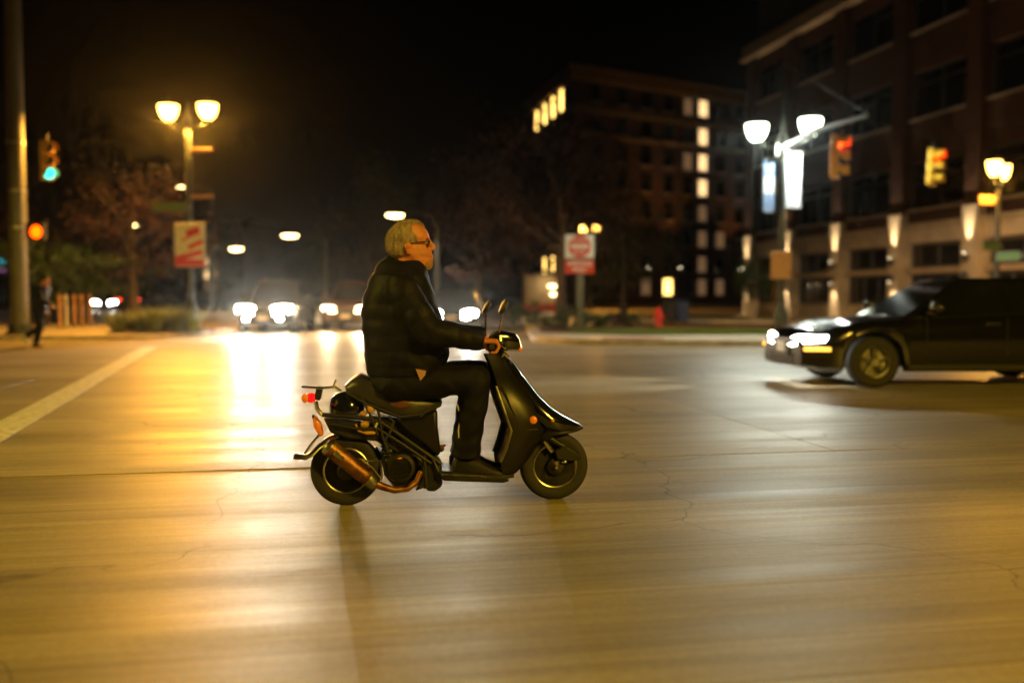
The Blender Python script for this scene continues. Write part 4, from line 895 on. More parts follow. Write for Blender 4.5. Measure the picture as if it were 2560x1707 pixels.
MB().loft(rings).build('headlight', mat('scooter_headlight', (0.5, 0.45, 0.35), 0.15, spec=0.8, emit=(1, 0.75, 0.4), estr=1.6), sc, 0.004)
p = A(1176, 730, -0.08); MB().ell(p, (0.014, 0.016, 0.016)).build('indicator', M_AMBER, sc)
gp = A(1032, 715, -0.27)      # right grip centre
for s_ in (-1, 1):
    MB().tube([(gp.x, s_ * 0.33, gp.z), (gp.x + 0.005, s_ * 0.20, gp.z + 0.003)], 0.0165, 14).build('grip', M_RUBBER, sc)
    MB().tube([(gp.x + 0.005, s_ * 0.2, gp.z + 0.003), (gp.x + 0.02, s_ * 0.1, gp.z + 0.01)], 0.013, 10).build('handlebar', M_STEEL, sc)
    MB().tube([(gp.x + 0.045, s_ * 0.13, gp.z + 0.02), (gp.x + 0.075, s_ * 0.17, gp.z + 0.005), (gp.x + 0.078, s_ * 0.3, gp.z - 0.012)], [0.007, 0.007, 0.006], 8).build('brake_lever', M_CHROME, sc)
    MB().ell((gp.x + 0.075, s_ * 0.165, gp.z + 0.008), (0.011, 0.011, 0.011)).build('lever_pivot', M_CHROME, sc)
b0 = Hn(885, 650, -0.17); b1 = Hn(1010, 40, -0.21)
MB().tube([b0, b0.lerp(b1, 0.6), b1], [0.007, 0.005, 0.005], 8).build('mirror_stem', M_CHROME, sc)
mh = A(1091, 524, -0.22)
rr = []
for t_, s_ in ((-0.012, 0.7), (0.0, 1.0), (0.014, 0.9), (0.022, 0.5)):
    rr.append([mh + Vector((t_ + 0.012 * math.cos(a), 0.055 * s_ * math.sin(a), 0.043 * s_ * math.cos(a))) for a in [2 * math.pi * q_ / 16 for q_ in range(16)]])
MB().loft(rr).build('mirror', M_BLACKMATT, sc)
b0 = Hn(440, 600, 0.2); b1 = A(1010, 560, 0.22)
MB().tube([b0, b1], 0.006, 8).build('mirror_stem', M_CHROME, sc)
mh = A(1008, 528, 0.24)
MB().loft([[mh + Vector((t_ + 0.012 * math.cos(a), 0.055 * s_ * math.sin(a), 0.040 * s_ * math.cos(a))) for a in [2 * math.pi * q_ / 16 for q_ in range(16)]] for t_, s_ in ((-0.012, 0.7), (0.0, 1.0), (0.014, 0.9), (0.022, 0.5))]).build('mirror', M_BLACKMATT, sc)
# floorboard
poly = [xz(A(770, 1305)), xz(A(1075, 1318)), xz(A(1110, 1352)), xz(A(1080, 1362)), xz(A(790, 1352))]
MB().prism(poly, -0.155, 0.155).build('floorboard', M_BLACKMATT, sc, 0.012)
MB().tube([A(790, 1345, -0.15), A(1080, 1358, -0.15)], 0.012, 8).build('floor_rail', M_ENGINE, sc)
# seat
st = [((318, 905), (330, 945), 0.085), ((352, 872), (365, 965), 0.11), ((395, 850), (420, 992), 0.125), ((450, 868), (500, 1030), 0.135), ((560, 915), (590, 1058), 0.14), ((660, 945), (660, 1055), 0.135), ((740, 965), (735, 1025), 0.11), ((792, 975), (785, 1005), 0.07)]
rings = []
for tp, bt, hw in st:
    a, b = A(*tp), A(*bt); d = b - a
    pr_ = [(0.0, 0.0), (0.55, 0.02), (0.88, 0.14), (1.0, 0.4), (0.97, 0.8), (0.85, 1.0)]
    rings.append([a + d * t_ + Vector((0, -hw * s_, 0)) for s_, t_ in pr_] + [a + d * t_ + Vector((0, hw * s_, 0)) for s_, t_ in reversed(pr_[1:])])
seat = MB().loft(rings).build('seat', M_VINYL, sc, angle=60)
k = MB(); p = A(590, 1000, -0.14); k.ell((p.x, -0.139, p.z), (0.055, 0.005, 0.022)); k.build('worn_patch', M_SEATPATCH, seat)
MB().tube([A(330, 946, -0.11), A(430, 1000, -0.128), A(590, 1062, -0.135), A(690, 1050, -0.125), A(780, 1008, -0.075)], 0.006, 8).build('seat_piping', M_RUBBER, seat)
# body under the seat
poly = [xz(A(*q_)) for q_ in ((565, 1065), (690, 1050), (765, 1010), (768, 1100), (782, 1215), (770, 1245), (700, 1185), (610, 1120))]
MB().prism(poly, -0.12, 0.12).build('side_panel', M_PANEL, sc, 0.02)
# frame rails and hoses
for s_ in (-1, 1):
    y = s_ * 0.115
    MB().tube([A(205, 1050, y), A(330, 1058, y), A(440, 1072, y), (A(500, 1090, y)), A(600, 1160, y), A(790, 1292, y)], 0.0125, 10).build('frame_rail', M_BLACKMATT, sc)
    MB().tube([A(235, 1095, y), A(380, 1120, y), A(480, 1120, y), A(600, 1195, y), A(740, 1290, y)], 0.011, 10).build('frame_rail', M_BLACKMATT, sc)
MB().tube([A(470, 1000, -0.12), A(488, 1060, -0.125), A(500, 1150, -0.12), A(530, 1230, -0.12)], 0.007, 8).build('hose', M_RUBBER, sc)
MB().tube([A(530, 1060, -0.125), A(558, 1085, -0.128), A(545, 1130, -0.128), A(515, 1175, -0.125)], 0.0065, 8).build('hose', M_RUBBER, sc)
MB().tube([A(400, 960, -0.12), A(415, 1000, -0.125), A(450, 1070, -0.125), A(480, 1150, -0.122)], 0.006, 8).build('cable', M_RUBBER, sc)
MB().tube([A(370, 1098, -0.11), A(385, 1130, -0.12), A(430, 1145, -0.12), A(470, 1140, -0.11)], 0.006, 8).build('cable', M_YELLOW, sc)
# tank dome and yellow bottles
tk = A(328, 1010, 0)
MB().lathe([(0.012, 0.085), (0.06, 0.075), (0.09, 0.045), (0.1, 0.0), (0.1, -0.03), (0.07, -0.05)], 24, tk).build('oil_tank', M_BLACKGLOSS, sc)
for zx, zy, rx, rz_ in ((440, 1022, 0.026, 0.030), (408, 1046, 0.02, 0.016), (415, 1098, 0.026, 0.022)):
    MB().ell(A(zx, zy, -0.105), (rx, 0.03, rz_)).build('yellow_fitting', M_YELLOW, sc)
MB().ell(A(440, 1138, -0.10), (0.045, 0.03, 0.014)).build('fitting', M_YELLOW, sc)
MB().box(A(472, 1102, -0.128), (0.012, 0.01, 0.03), Matrix.Rotation(R(20), 3, 'Y')).build('tag', M_WHITE, sc, 0.002)
poly = [xz(A(*q_)) for q_ in ((215, 1060), (470, 1080), (560, 1130), (690, 1240), (640, 1270), (470, 1170), (330, 1160), (250, 1130))]
MB().prism(poly, -0.085, 0.085).build('battery_tray', M_ENGINE, sc, 0.012)
poly = [xz(A(*q_)) for q_ in ((430, 1050), (580, 1060), (700, 1180), (790, 1270), (770, 1320), (690, 1255), (600, 1190), (500, 1120))]
MB().prism(poly, -0.075, 0.075).build('inner_panel', M_BLACKMATT, sc, 0.01)
# rear rack, lamps, mudguard
for s_ in (-1, 1):
    MB().tube([A(112, 915, s_ * 0.09), A(200, 922, s_ * 0.09), A(270, 915, s_ * 0.07), A(300, 935, s_ * 0.06)], 0.007, 8).build('rack_tube', M_CHROME, sc)
MB().tube([A(112, 915, -0.09), A(106, 915, 0), A(112, 915, 0.09)], 0.007, 8).tube([A(190, 922, -0.09), A(190, 922, 0.09)], 0.006, 8).tube([A(262, 915, -0.075), A(275, 880, -0.07)], 0.006, 8).build('rack_tube', M_CHROME, sc)
MB().box(A(190, 945, 0.0), (0.035, 0.14, 0.07), Matrix.Rotation(R(12), 3, 'Y')).build('lamp_bracket', M_BLACKMATT, sc, 0.008)
MB().ell(A(152, 968, -0.03), (0.030, 0.075, 0.028)).build('tail_light', M_REDLENS, sc)
MB().ell(A(122, 970, -0.085), (0.019, 0.022, 0.026)).build('rear_indicator', M_AMBER, sc)
MB().ell(A(122, 970, 0.085), (0.019, 0.022, 0.026)).build('rear_indicator', M_AMBER, sc)
MB().tube([A(175, 985, -0.03), A(182, 1020, -0.03), A(205, 1050, -0.03)], 0.012, 8).build('lamp_stay', M_CHROME, sc)
k = MB(); a, b = A(172, 1068, -0.05), A(200, 1142, -0.05); k.tube([a, a.lerp(b, 0.5) , b], [0.014, 0.025, 0.016], 12, True); k.build('rear_reflector', M_AMBER, sc)
MB().tube([A(158, 1062, -0.05), A(170, 1060, -0.05)], 0.012, 8).build('reflector_bracket', M_BLACKMATT, sc)
gd = [A(285, 1142, 0), A(235, 1165, 0), A(190, 1200, 0), A(158, 1235, 0), A(128, 1252, 0), A(70, 1246, 0)]
rings = []
for i, p in enumerate(gd):
    q0 = gd[max(0, i - 1)]; q1 = gd[min(len(gd) - 1, i + 1)]; tn = (q1 - q0).normalized(); nn = Vector((-tn.z, 0, tn.x)); nn = nn if nn.z > 0 else -nn; hw = 0.062
    rings.append([p + Vector((0, -hw, 0)) - nn * 0.016, p + Vector((0, -hw * 0.75, 0)) + nn * 0.004, p + nn * 0.009, p + Vector((0, hw * 0.75, 0)) + nn * 0.004, p + Vector((0, hw, 0)) - nn * 0.016, p - nn * 0.004])
MB().loft(rings).build('mudguard', M_STEEL, sc, angle=50)
MB().tube([A(192, 1150, -0.06), A(150, 1200, -0.055), A(122, 1242, -0.05)], 0.007, 8).build('mudguard_stay', M_CHROME, sc)
# engine
MB().tube([A(500, 1240, 0.06), A(420, 1290, 0.07), A(335, 1305, 0.07)], [0.055, 0.05, 0.06], 12).build('swing_arm', M_ENGINE, sc)
poly = [xz(A(*q_)) for q_ in ((505, 1180), (600, 1175), (680, 1230), (705, 1300), (690, 1370), (640, 1405), (560, 1400), (510, 1340), (495, 1250))]
MB().prism(poly, -0.06, 0.09).build('crankcase', M_ENGINE, sc, 0.02)
fc = A(592, 1308, -0.10)
MB().lathe([(0.085, 0.045), (0.088, 0.0), (0.078, -0.022), (0.06, -0.026), (0.058, -0.006), (0.02, -0.004)], 28, fc, 'Y').build('fan_cover', M_BLACKMATT, sc)
for a in range(-4, 5): MB().box((fc.x, fc.y - 0.012, fc.z + a * 0.011), (2 * math.sqrt(max(0.0, 0.056 ** 2 - (a * 0.011) ** 2)), 0.006, 0.0045)).build('grille_slat', M_ENGINE, sc)
MB().ell(A(585, 1262, -0.115), (0.018, 0.012, 0.008)).build('engine_badge', M_AMBER, sc)
for zx, zy in ((655, 1245), (685, 1290), (690, 1340), (540, 1225), (520, 1270), (650, 1372), (672, 1218)):
    MB().lathe([(0.008, 0.0), (0.008, -0.012), (0.003, -0.015)], 8, A(zx, zy, -0.075), 'Y').build('bolt', M_CHROME, sc)
poly = [xz(A(*q_)) for q_ in ((650, 1225), (690, 1250), (708, 1310), (700, 1390), (660, 1405), (690, 1340), (685, 1280))]
MB().prism(poly, -0.125, -0.07).build('cylinder_shroud', M_ENGINE, sc, 0.01)
poly = [xz(A(*q_)) for q_ in ((708, 1240), (775, 1262), (795, 1330), (790, 1385), (755, 1412), (715, 1410), (700, 1330))]
MB().prism(poly, -0.10, 0.10).build('stand_bracket', M_BLACKMATT, sc, 0.012)
MB().tube([A(705, 1250, -0.11), A(715, 1410, -0.11)], 0.014, 8).build('centre_stand', M_BLACKMATT, sc)
MB().tube([A(745, 1260, -0.12), A(780, 1340, -0.125), A(800, 1352, -0.12)], 0.008, 8).build('kick_lever', M_ENGINE, sc)
MB().ell(A(790, 1215, -0.09), (0.018, 0.02, 0.022)).ell(A(768, 1210, -0.09), (0.014, 0.02, 0.016)).build('carburettor', M_RUST, sc)
MB().ell(A(803, 1200, -0.05), (0.013, 0.02, 0.008)).build('red_cap', M_REDPAINT, sc)
a, b = A(495, 1110, -0.08), A(545, 1300, -0.06)
sh = MB().tube([a, b], 0.014, 10); dd = b - a
for i in range(9): p = a + dd * (0.12 + 0.075 * i); sh.torus(p, 0.026, 0.006, 16, 6, 'Z')
sh.build('shock_absorber', M_BLACKMATT, sc)
# exhaust
sa, sb = A(232, 1203, -0.165), A(440, 1368, -0.155); ax = (sb - sa).normalized()
MB().tube([sa, sa + ax * 0.012, sa + ax * 0.03, sb - ax * 0.05, sb - ax * 0.015, sb], [0.036, 0.045, 0.047, 0.047, 0.044, 0.032], 26).build('silencer', M_RUST, sc)
MB().tube([sa - ax * 0.012, sa + ax * 0.004, sa + ax * 0.02], [0.034, 0.049, 0.050], 26).build('end_cap', M_STEEL, sc)
MB().tube([sb - ax * 0.012, sb + ax * 0.03, sb + ax * 0.045], [0.040, 0.036, 0.028], 22).build('silencer_neck', M_STEEL, sc)
MB().tube([sb + ax * 0.03, A(500, 1402, -0.15), A(560, 1420, -0.145), A(625, 1412, -0.14), A(668, 1380, -0.13), A(690, 1330, -0.11)], [0.026, 0.022, 0.02, 0.019, 0.018, 0.018], 14).build('exhaust_pipe', M_RUST, sc)
MB().tube([A(385, 1268, -0.14), A(440, 1280, -0.12), A(492, 1275, -0.11), A(500, 1360, -0.12)], 0.006, 6).tube([A(400, 1275, -0.14), A(450, 1310, -0.13), A(500, 1372, -0.12)], 0.006, 6).build('silencer_bracket', M_STEEL, sc)
k = MB(); p = sa.lerp(sb, 0.28); k.box(p + Vector((0, -0.048, 0.004)), (0.06, 0.004, 0.03), Matrix.Rotation(math.atan2(-ax.z, ax.x), 3, 'Y')); k.build('silencer_badge', M_STEEL, sc, 0.002)
# fork and front suspension
for s_ in (-1, 1):
    y = s_ * 0.075
    MB().tube([A(1285, 1165, y), A(1335, 1232, y)], 0.015, 12).build('fork_tube', M_CHROME, sc)
    poly = [xz(A(*q_)) for q_ in ((1330, 1215), (1385, 1190), (1462, 1238), (1460, 1258), (1420, 1268), (1345, 1262))]
    MB().prism(poly, y - 0.014, y + 0.014).build('link_arm', M_BLACKMATT, sc, 0.008)
    MB().tube([A(1320, 1165, y), A(1385, 1205, y)], 0.017, 10).build('link_cover', M_BLACKMATT, sc)
MB().tube([cF + Vector((0, -0.1, 0)), cF + Vector((0, 0.1, 0))], 0.009, 10).build('axle', M_CHROME, sc)
MB().ell(A(1392, 1280, -0.085), (0.02, 0.012, 0.012)).build('brake_arm', M_CHROME, sc)

# ------------------------------------------------------------------ rider
# body: head, neck, torso core, arms, hands, legs as one continuous surface
HX = [(110, 860, 1090, 0.030), (150, 660, 1165, 0.058), (200, 600, 1215, 0.072), (280, 510, 1290, 0.083), (360, 440, 1350, 0.089), (450, 385, 1392, 0.092), (530, 352, 1408, 0.093), (590, 345, 1402, 0.092), (640, 345, 1375, 0.090), (700, 348, 1372, 0.089), (780, 355, 1395, 0.088),
      (850, 370, 1440, 0.085), (910, 420, 1478, 0.082), (960, 470, 1474, 0.080), (1000, 520, 1462, 0.077), (1025, 560, 1445, 0.075), (1060, 620, 1470, 0.073), (1100, 680, 1458, 0.070), (1150, 760, 1462, 0.064), (1210, 880, 1462, 0.056), (1260, 1010, 1440, 0.046), (1300, 1180, 1390, 0.030), (1318, 1280, 1350, 0.012)]
body = MB(); rings = []
for zy, xa, xb, hw in HX:
    a, b = Hd(xa, zy), Hd(xb, zy); L = b.x - a.x; z = (a.z + b.z) / 2; ring = []
    for i in range(28):
        t_ = 2 * math.pi * i / 28; cx, cy = math.cos(t_), math.sin(t_)
        px_ = a.x + L * (0.5 + 0.5 * cx); wv_ = hw * (abs(cy) ** 0.85) * (1 if cy > 0 else -1) * (1.0 - 0.16 * max(0, cx))
        ring.append(Vector((px_, wv_, z)))
    rings.append(ring)
body.loft(rings)
body.tube([Hd(1385, 590), Hd(1425, 670), Hd(1485, 750)], [0.011, 0.014, 0.017], 12, True)
body.ell(Hd(1482, 772), (0.019, 0.019, 0.018)); 
for s_ in (-1, 1):
    body.ell(Hd(1465, 805, s_ * 0.012), (0.013, 0.009, 0.009))
    body.ell(Hd(1375, 560, s_ * 0.038), (0.010, 0.026, 0.008))              # brow
    body.ell(Hd(905, 800, s_ * 0.092) , (0.019, 0.011, 0.036)); body.ell(Hd(885, 740, s_ * 0.096), (0.022, 0.010, 0.022)); body.ell(Hd(925, 890, s_ * 0.088), (0.013, 0.010, 0.016))
body.ell(Hd(1465, 985), (0.010, 0.026, 0.0065)); body.ell(Hd(1460, 1062), (0.010, 0.024, 0.0075))
body.cap(Hd(900, 950), A(610, 420), 0.068, 0.075)
tq = [A(600, 420), A(600, 560), A(610, 700), A(600, 840)]
body.tube(tq, [0.13, 0.17, 0.18, 0.17], 18, True)
SH = {-1: A(595, 430, -0.20), 1: A(600, 430, 0.20)}; EL = {-1: A(735, 650, -0.28), 1: A(745, 650, 0.29)}; WR = {-1: A(985, 690, -0.275), 1: A(1000, 668, 0.275)}
GR = {-1: Vector((gp.x, -0.265, gp.z)), 1: Vector((gp.x, 0.265, gp.z))}
for s_ in (-1, 1):
    body.cap(SH[s_] * 0.8, SH[s_], 0.06); body.cap(SH[s_], EL[s_], 0.05, 0.04); body.cap(EL[s_], WR[s_], 0.038, 0.028)
    g = GR[s_]; kn = g + Vector((0.030, 0, 0.030))       # knuckle line
    for i, dy in enumerate((-0.036, -0.012, 0.012, 0.036)):
        body.cap(WR[s_] + Vector((0.01, dy * 0.55, 0.0)), kn + Vector((-0.004, dy, 0.0 - 0.004 * abs(i - 1.3))), 0.0165, 0.0145, 10)
        yy = Vector((0, dy, 0)); ln = (0.95, 1.0, 1.0, 0.86)[i] if s_ > 0 else (0.86, 1.0, 1.0, 0.95)[i]
        p0 = kn + yy; p1 = g + yy + Vector((0.047 * ln, 0, -0.002)); p2 = g + yy + Vector((0.030 * ln, 0, -0.034)); p3 = g + yy + Vector((0.000, 0, -0.040 * ln))
        body.cap(p0, p1, 0.0110, 0.0102, 10); body.cap(p1, p2, 0.0102, 0.0095, 10); body.cap(p2, p3, 0.0095, 0.0085, 10)
    ti = -s_ * 0.045
    body.cap(WR[s_] + Vector((0.015, ti * 0.5, -0.008)), g + Vector((-0.012, ti * 1.1, -0.018)), 0.016, 0.0125, 10)
    body.cap(g + Vector((-0.012, ti * 1.1, -0.018)), g + Vector((0.012, ti * 1.35, -0.036)), 0.0122, 0.0105, 10)
HP = {-1: A(560, 900, -0.11), 1: A(590, 890, 0.11)}; KN = {-1: A(965, 872, -0.15), 1: A(975, 845, 0.17)}; AN = {-1: A(905, 1225, -0.10), 1: A(900, 1215, 0.10)}
for s_ in (-1, 1):
    body.cap(HP[s_], KN[s_], 0.075, 0.055); body.cap(KN[s_], AN[s_], 0.05, 0.036); body.cap(AN[s_], AN[s_] + Vector((0.07, -0.0, -0.07)), 0.03, 0.012)
rider = fused(body, 'person', 0.0042, M_SKIN, smooth=4)
rider.location = O; rider.rotation_euler = (0, 0, th)
tag(rider, 'grey-haired bespectacled man in a black jacket riding the scooter, hands on the bars', 'person')
# hair
def in_poly(x, y, poly):
    c = False
    for (x1, y1), (x2, y2) in zip(poly, poly[1:] + poly[:1]):
        if (y1 > y) != (y2 > y) and x < (x2 - x1) * (y - y1) / (y2 - y1) + x1: c = not c
    return c
hair_poly = [(250, 60), (1120, 60), (1240, 215), (1270, 290), (1180, 235), (1040, 215), (930, 250), (960, 400), (1060, 520), (1080, 640), (985, 660), (860, 690), (790, 780), (740, 900), (700, 960), (330, 960), (250, 500)]
hair_xz = [(lambda p: (p.x, p.z))(Hd(a, b)) for a, b in hair_poly]
k = MB(); rnd = random.Random(12); rr = []
cen = Hd(880, 600)
for zy, xa, xb, hw in HX:
    a, b = Hd(xa, zy), Hd(xb, zy); L = b.x - a.x; z = (a.z + b.z) / 2; ring = []
    for i in range(80):
        t_ = 2 * math.pi * i / 80; cx, cy = math.cos(t_), math.sin(t_)
        p = Vector((a.x + L * (0.5 + 0.5 * cx), hw * (abs(cy) ** 0.85) * (1 if cy > 0 else -1) * (1.0 - 0.16 * max(0, cx)), z)); ring.append(p)
    rr.append(ring)
fine = []
for a, b in zip(rr[:16], rr[1:17]):
    for q_ in range(4): fine.append([u_.lerp(v_, q_ / 4) for u_, v_ in zip(a, b)])
vs = []; fs = []; idx = {}
def hv(i, j):
    if (i, j) not in idx:
        p = fine[i][j]; o_ = (p - cen).normalized(); idx[(i, j)] = len(vs); vs.append(p + o_ * (0.0032 + rnd.uniform(-0.0014, 0.0014)))
    return idx[(i, j)]
for i in range(len(fine) - 1):
    for j in range(80):
        p = fine[i][j]
        if in_poly(p.x, p.z, hair_xz): fs.append((hv(i, j), hv(i, (j + 1) % 80), hv(i + 1, (j + 1) % 80), hv(i + 1, j)))
top = [fine[0][j] for j in range(80)]
ct = sum(top, Vector()) / 80 + Vector((0, 0, 0.006)); vs.append(ct); ci = len(vs) - 1
for j in range(80): fs.append((ci, hv(0, j), hv(0, (j + 1) % 80)))
k.add(vs, fs); base = list(k.v)
for i in range(9000):
    p = Vector(base[rnd.randrange(len(base))]); o_ = (p - cen).normalized()
    dr = (o_ * 0.55 + Vector((-0.5, 0, -0.35)) + Vector([rnd.gauss(0, 0.35) for _ in range(3)])).normalized(); s_ = dr.cross(o_).normalized() * 0.0007; p = p + Vector([rnd.gauss(0, 0.002) for _ in range(3)]); ln = rnd.uniform(0.004, 0.011)
    k.add([p - s_, p + s_, p + dr * ln], [(0, 1, 2)])
me = bpy.data.meshes.new('hair'); me.from_pydata(k.v, [], k.f); me.materials.append(M_HAIR); me.shade_smooth()
inst('hair', me, rider)
beard_xz = [xz(Hd(a, b)) for a, b in ((1330, 1130), (1420, 1090), (1500, 1090), (1500, 1290), (1330, 1290), (1250, 1230))]
k = MB(); vs = []; fs = []; bid = {}
bfine = []
for a, b in zip(rr[16:22], rr[17:23]):
    for q_ in range(4): bfine.append([u_.lerp(v_, q_ / 4) for u_, v_ in zip(a, b)])
bc = Hd(1150, 1100)
def bv(i, j):
    if (i, j) not in bid: p = bfine[i][j]; bid[(i, j)] = len(vs); vs.append(p + (p - bc).normalized() * (0.002 + rnd.uniform(-0.0012, 0.0012)))
    return bid[(i, j)]
for i in range(len(bfine) - 1):
    for j in range(80):
        p = bfine[i][j]
        if in_poly(p.x, p.z, beard_xz): fs.append((bv(i, j), bv(i, (j + 1) % 80), bv(i + 1, (j + 1) % 80), bv(i + 1, j)))
for p in list(vs):
    for _ in range(6):
        d_ = ((p - bc).normalized() + Vector([rnd.gauss(0, 0.5) for _ in range(3)])).normalized(); t_ = d_.cross(Vector((0, 1, 0.2))).normalized() * 0.0006; n_ = len(vs)
        vs += [p - t_, p + t_, p + d_ * 0.006]; fs.append((n_, n_ + 1, n_ + 2))
me = bpy.data.meshes.new('beard'); me.from_pydata([tuple(v) for v in vs], [], fs); me.materials.append(mat('stubble', (0.56, 0.36, 0.26), 0.7, var=0.3, vscale=120)); me.shade_smooth()
inst('beard', me, rider)
# glasses
for s_ in (-1, 1):
    MB().tube([Hd(900, 690, s_ * 0.099), Hd(1080, 650, s_ * 0.096), Hd(1250, 636, s_ * 0.084), Hd(1400, 620, s_ * 0.068)], [0.002, 0.0024, 0.004, 0.003], 8).build('temple_arm', M_DARKFRAME, rider)
    c_ = Hd(1425, 665, s_ * 0.037); k = MB()
    pts = [c_ + Vector((-abs(math.cos(a)) * 0.004, 0.027 * math.cos(a), 0.018 * math.sin(a))) for a in [2 * math.pi * q_ / 20 for q_ in range(21)]]
    k.tube(pts, 0.0018, 6); lz = k.build('lens_rim', M_CHROME, rider)
    lm = mat('clear_lens', (0.9, 0.95, 0.95), 0.02, trans=1.0)
    MB().loft([[p + Vector((-0.0006, 0, 0)) for p in pts[:-1]], [p + Vector((0.0006, 0, 0)) for p in pts[:-1]]]).build('lens', lm, lz)
    ey = MB().ell(Hd(1348, 655, s_ * 0.034), (0.0125, 0.0125, 0.0125)).build('eye', M_WHITE, rider)
    MB().ell(Hd(1348, 655, s_ * 0.034) + Vector((0.0095, 0, 0)), (0.004, 0.0055, 0.0055)).build('iris', M_DARKFRAME, ey)
MB().tube([Hd(1430, 650, -0.011), Hd(1445, 645, 0), Hd(1430, 650, 0.011)], 0.0016, 6).build('bridge', M_CHROME, rider)
# jacket
jk = MB(); prof = [(855, 432, 780, 0.215), (800, 416, 812, 0.225), (740, 413, 832, 0.23), (680, 412, 822, 0.232), (620, 400, 806, 0.23), (560, 395, 788, 0.225), (490, 405, 768, 0.22), (420, 427, 742, 0.215), (370, 448, 728, 0.195), (330, 470, 715, 0.15), (300, 492, 690, 0.115)]
rings = []
for zy, xa, xb, hw in prof:
    a, b = A(xa, zy), A(xb, zy); L = b.x - a.x; z = (a.z + b.z) / 2; tilt = 0.0
    rings.append([Vector((a.x + L * (0.5 + 0.5 * math.cos(t_)), hw * (abs(math.sin(t_)) ** 0.8) * (1 if math.sin(t_) > 0 else -1), z)) for t_ in [2 * math.pi * q_ / 32 for q_ in range(32)]])
jk.loft(rings)
# collar: slanting stand-up ring round the neck
cb, cfz = A(522, 272), A(716, 372); cc = (cb + cfz) / 2; dv = (cfz - cb); rad_ = dv.length / 2; dvn = dv.normalized(); up_ = Vector((-dvn.z, 0, dvn.x))
rings = []
for h_, g_ in ((-0.06, 1.12), (-0.02, 1.05), (0.006, 0.985), (0.012, 0.93), (0.0, 0.88), (-0.05, 0.9)):
    rings.append([cc + dvn * rad_ * g_ * math.cos(t_) + Vector((0, 0.108 * g_ * math.sin(t_), 0)) + up_ * h_ for t_ in [2 * math.pi * q_ / 28 for q_ in range(28)]])
jk.loft(rings)
for s_ in (-1, 1):
    jk.cap(SH[s_] * 0.75 + Vector((0.02, 0, 0.15)) * 0 + Vector((0, 0, 0)) , SH[s_], 0.095, 0.09)
    jk.cap(SH[s_], EL[s_], 0.088, 0.082)
    cf_ = WR[s_] + (WR[s_] - EL[s_]).normalized() * 0.012
    jk.tube([EL[s_], EL[s_].lerp(cf_, 0.45) + Vector((0, 0, 0.004)), EL[s_].lerp(cf_, 0.85), cf_], [0.082, 0.068, 0.058, 0.055], 18, False)
def quilt(c, n):
    best = 1e9; ph = c.z * 2 * math.pi / 0.088; wgt = 0.004
    for s_ in (-1, 1):
        for p0, p1 in ((SH[s_], EL[s_]), (EL[s_], WR[s_])):
            d = p1 - p0; t_ = max(0, min(1, (c - p0).dot(d) / d.length_squared)); ds = (c - (p0 + d * t_)).length
            if ds < best and ds < 0.093 and abs(c.y) > 0.17: best = ds; ph = (t_ * d.length + (0 if p0 is SH[s_] else 0.3)) * 2 * math.pi / 0.075
    return wgt * (abs(math.sin(ph / 2)) ** 0.6 - 0.6) + 0.0035 * math.sin(c.x * 31 + c.z * 17) * math.sin(c.z * 41 + c.y * 23)
jacket = fused(jk, 'jacket', 0.0085, M_JACKET, rider, 3, quilt)
# trousers
tr = MB(); tr.ell(A(575, 890), (0.175, 0.20, 0.115), 24, 14); tr.ell(A(660, 880), (0.16, 0.19, 0.10), 24, 14)
for s_ in (-1, 1):
    tr.tube([HP[s_], HP[s_].lerp(KN[s_], 0.5), KN[s_]], [0.105, 0.098, 0.078], 18, True)
    tr.tube([KN[s_], KN[s_].lerp(AN[s_], 0.35) + Vector((-0.0, 0, 0)), KN[s_].lerp(AN[s_], 0.75), AN[s_] + Vector((0.005, 0, -0.035))], [0.08, 0.088, 0.084, 0.086], 18, False)
trousers = fused(tr, 'trousers', 0.0085, M_TROUSER, rider, 3, lambda c, n: 0.004 * math.sin(c.z * 37 + 3 * math.sin(c.x * 9) + 2 * math.sin(c.y * 20)) * math.sin(c.x * 17 - c.z * 8 + 2 * math.sin(c.z * 11)) + 0.0015 * math.sin(c.z * 70 + 4 * math.sin(c.x * 23)))
MB().tube([A(868, 1000, -0.165), A(884, 1062, -0.172), A(874, 1130, -0.17), A(882, 1222, -0.165)], 0.004, 6).build('lit_wrinkle', M_WHITE, trousers)  # pale tube imitating light on the trouser wrinkles
p = A(690, 852, -0.2); MB().add([A(664, 826, -0.232), A(716, 836, -0.225), A(712, 856, -0.222), A(688, 886, -0.218), A(664, 826, -0.222), A(716, 836, -0.215), A(712, 856, -0.212), A(688, 886, -0.208)], [(0, 1, 2, 3), (7, 6, 5, 4), (0, 4, 5, 1), (1, 5, 6, 2), (2, 6, 7, 3), (3, 7, 4, 0)]).build('shirt_tail', mat('pink_shirt', (0.5, 0.28, 0.2), 0.8), rider)
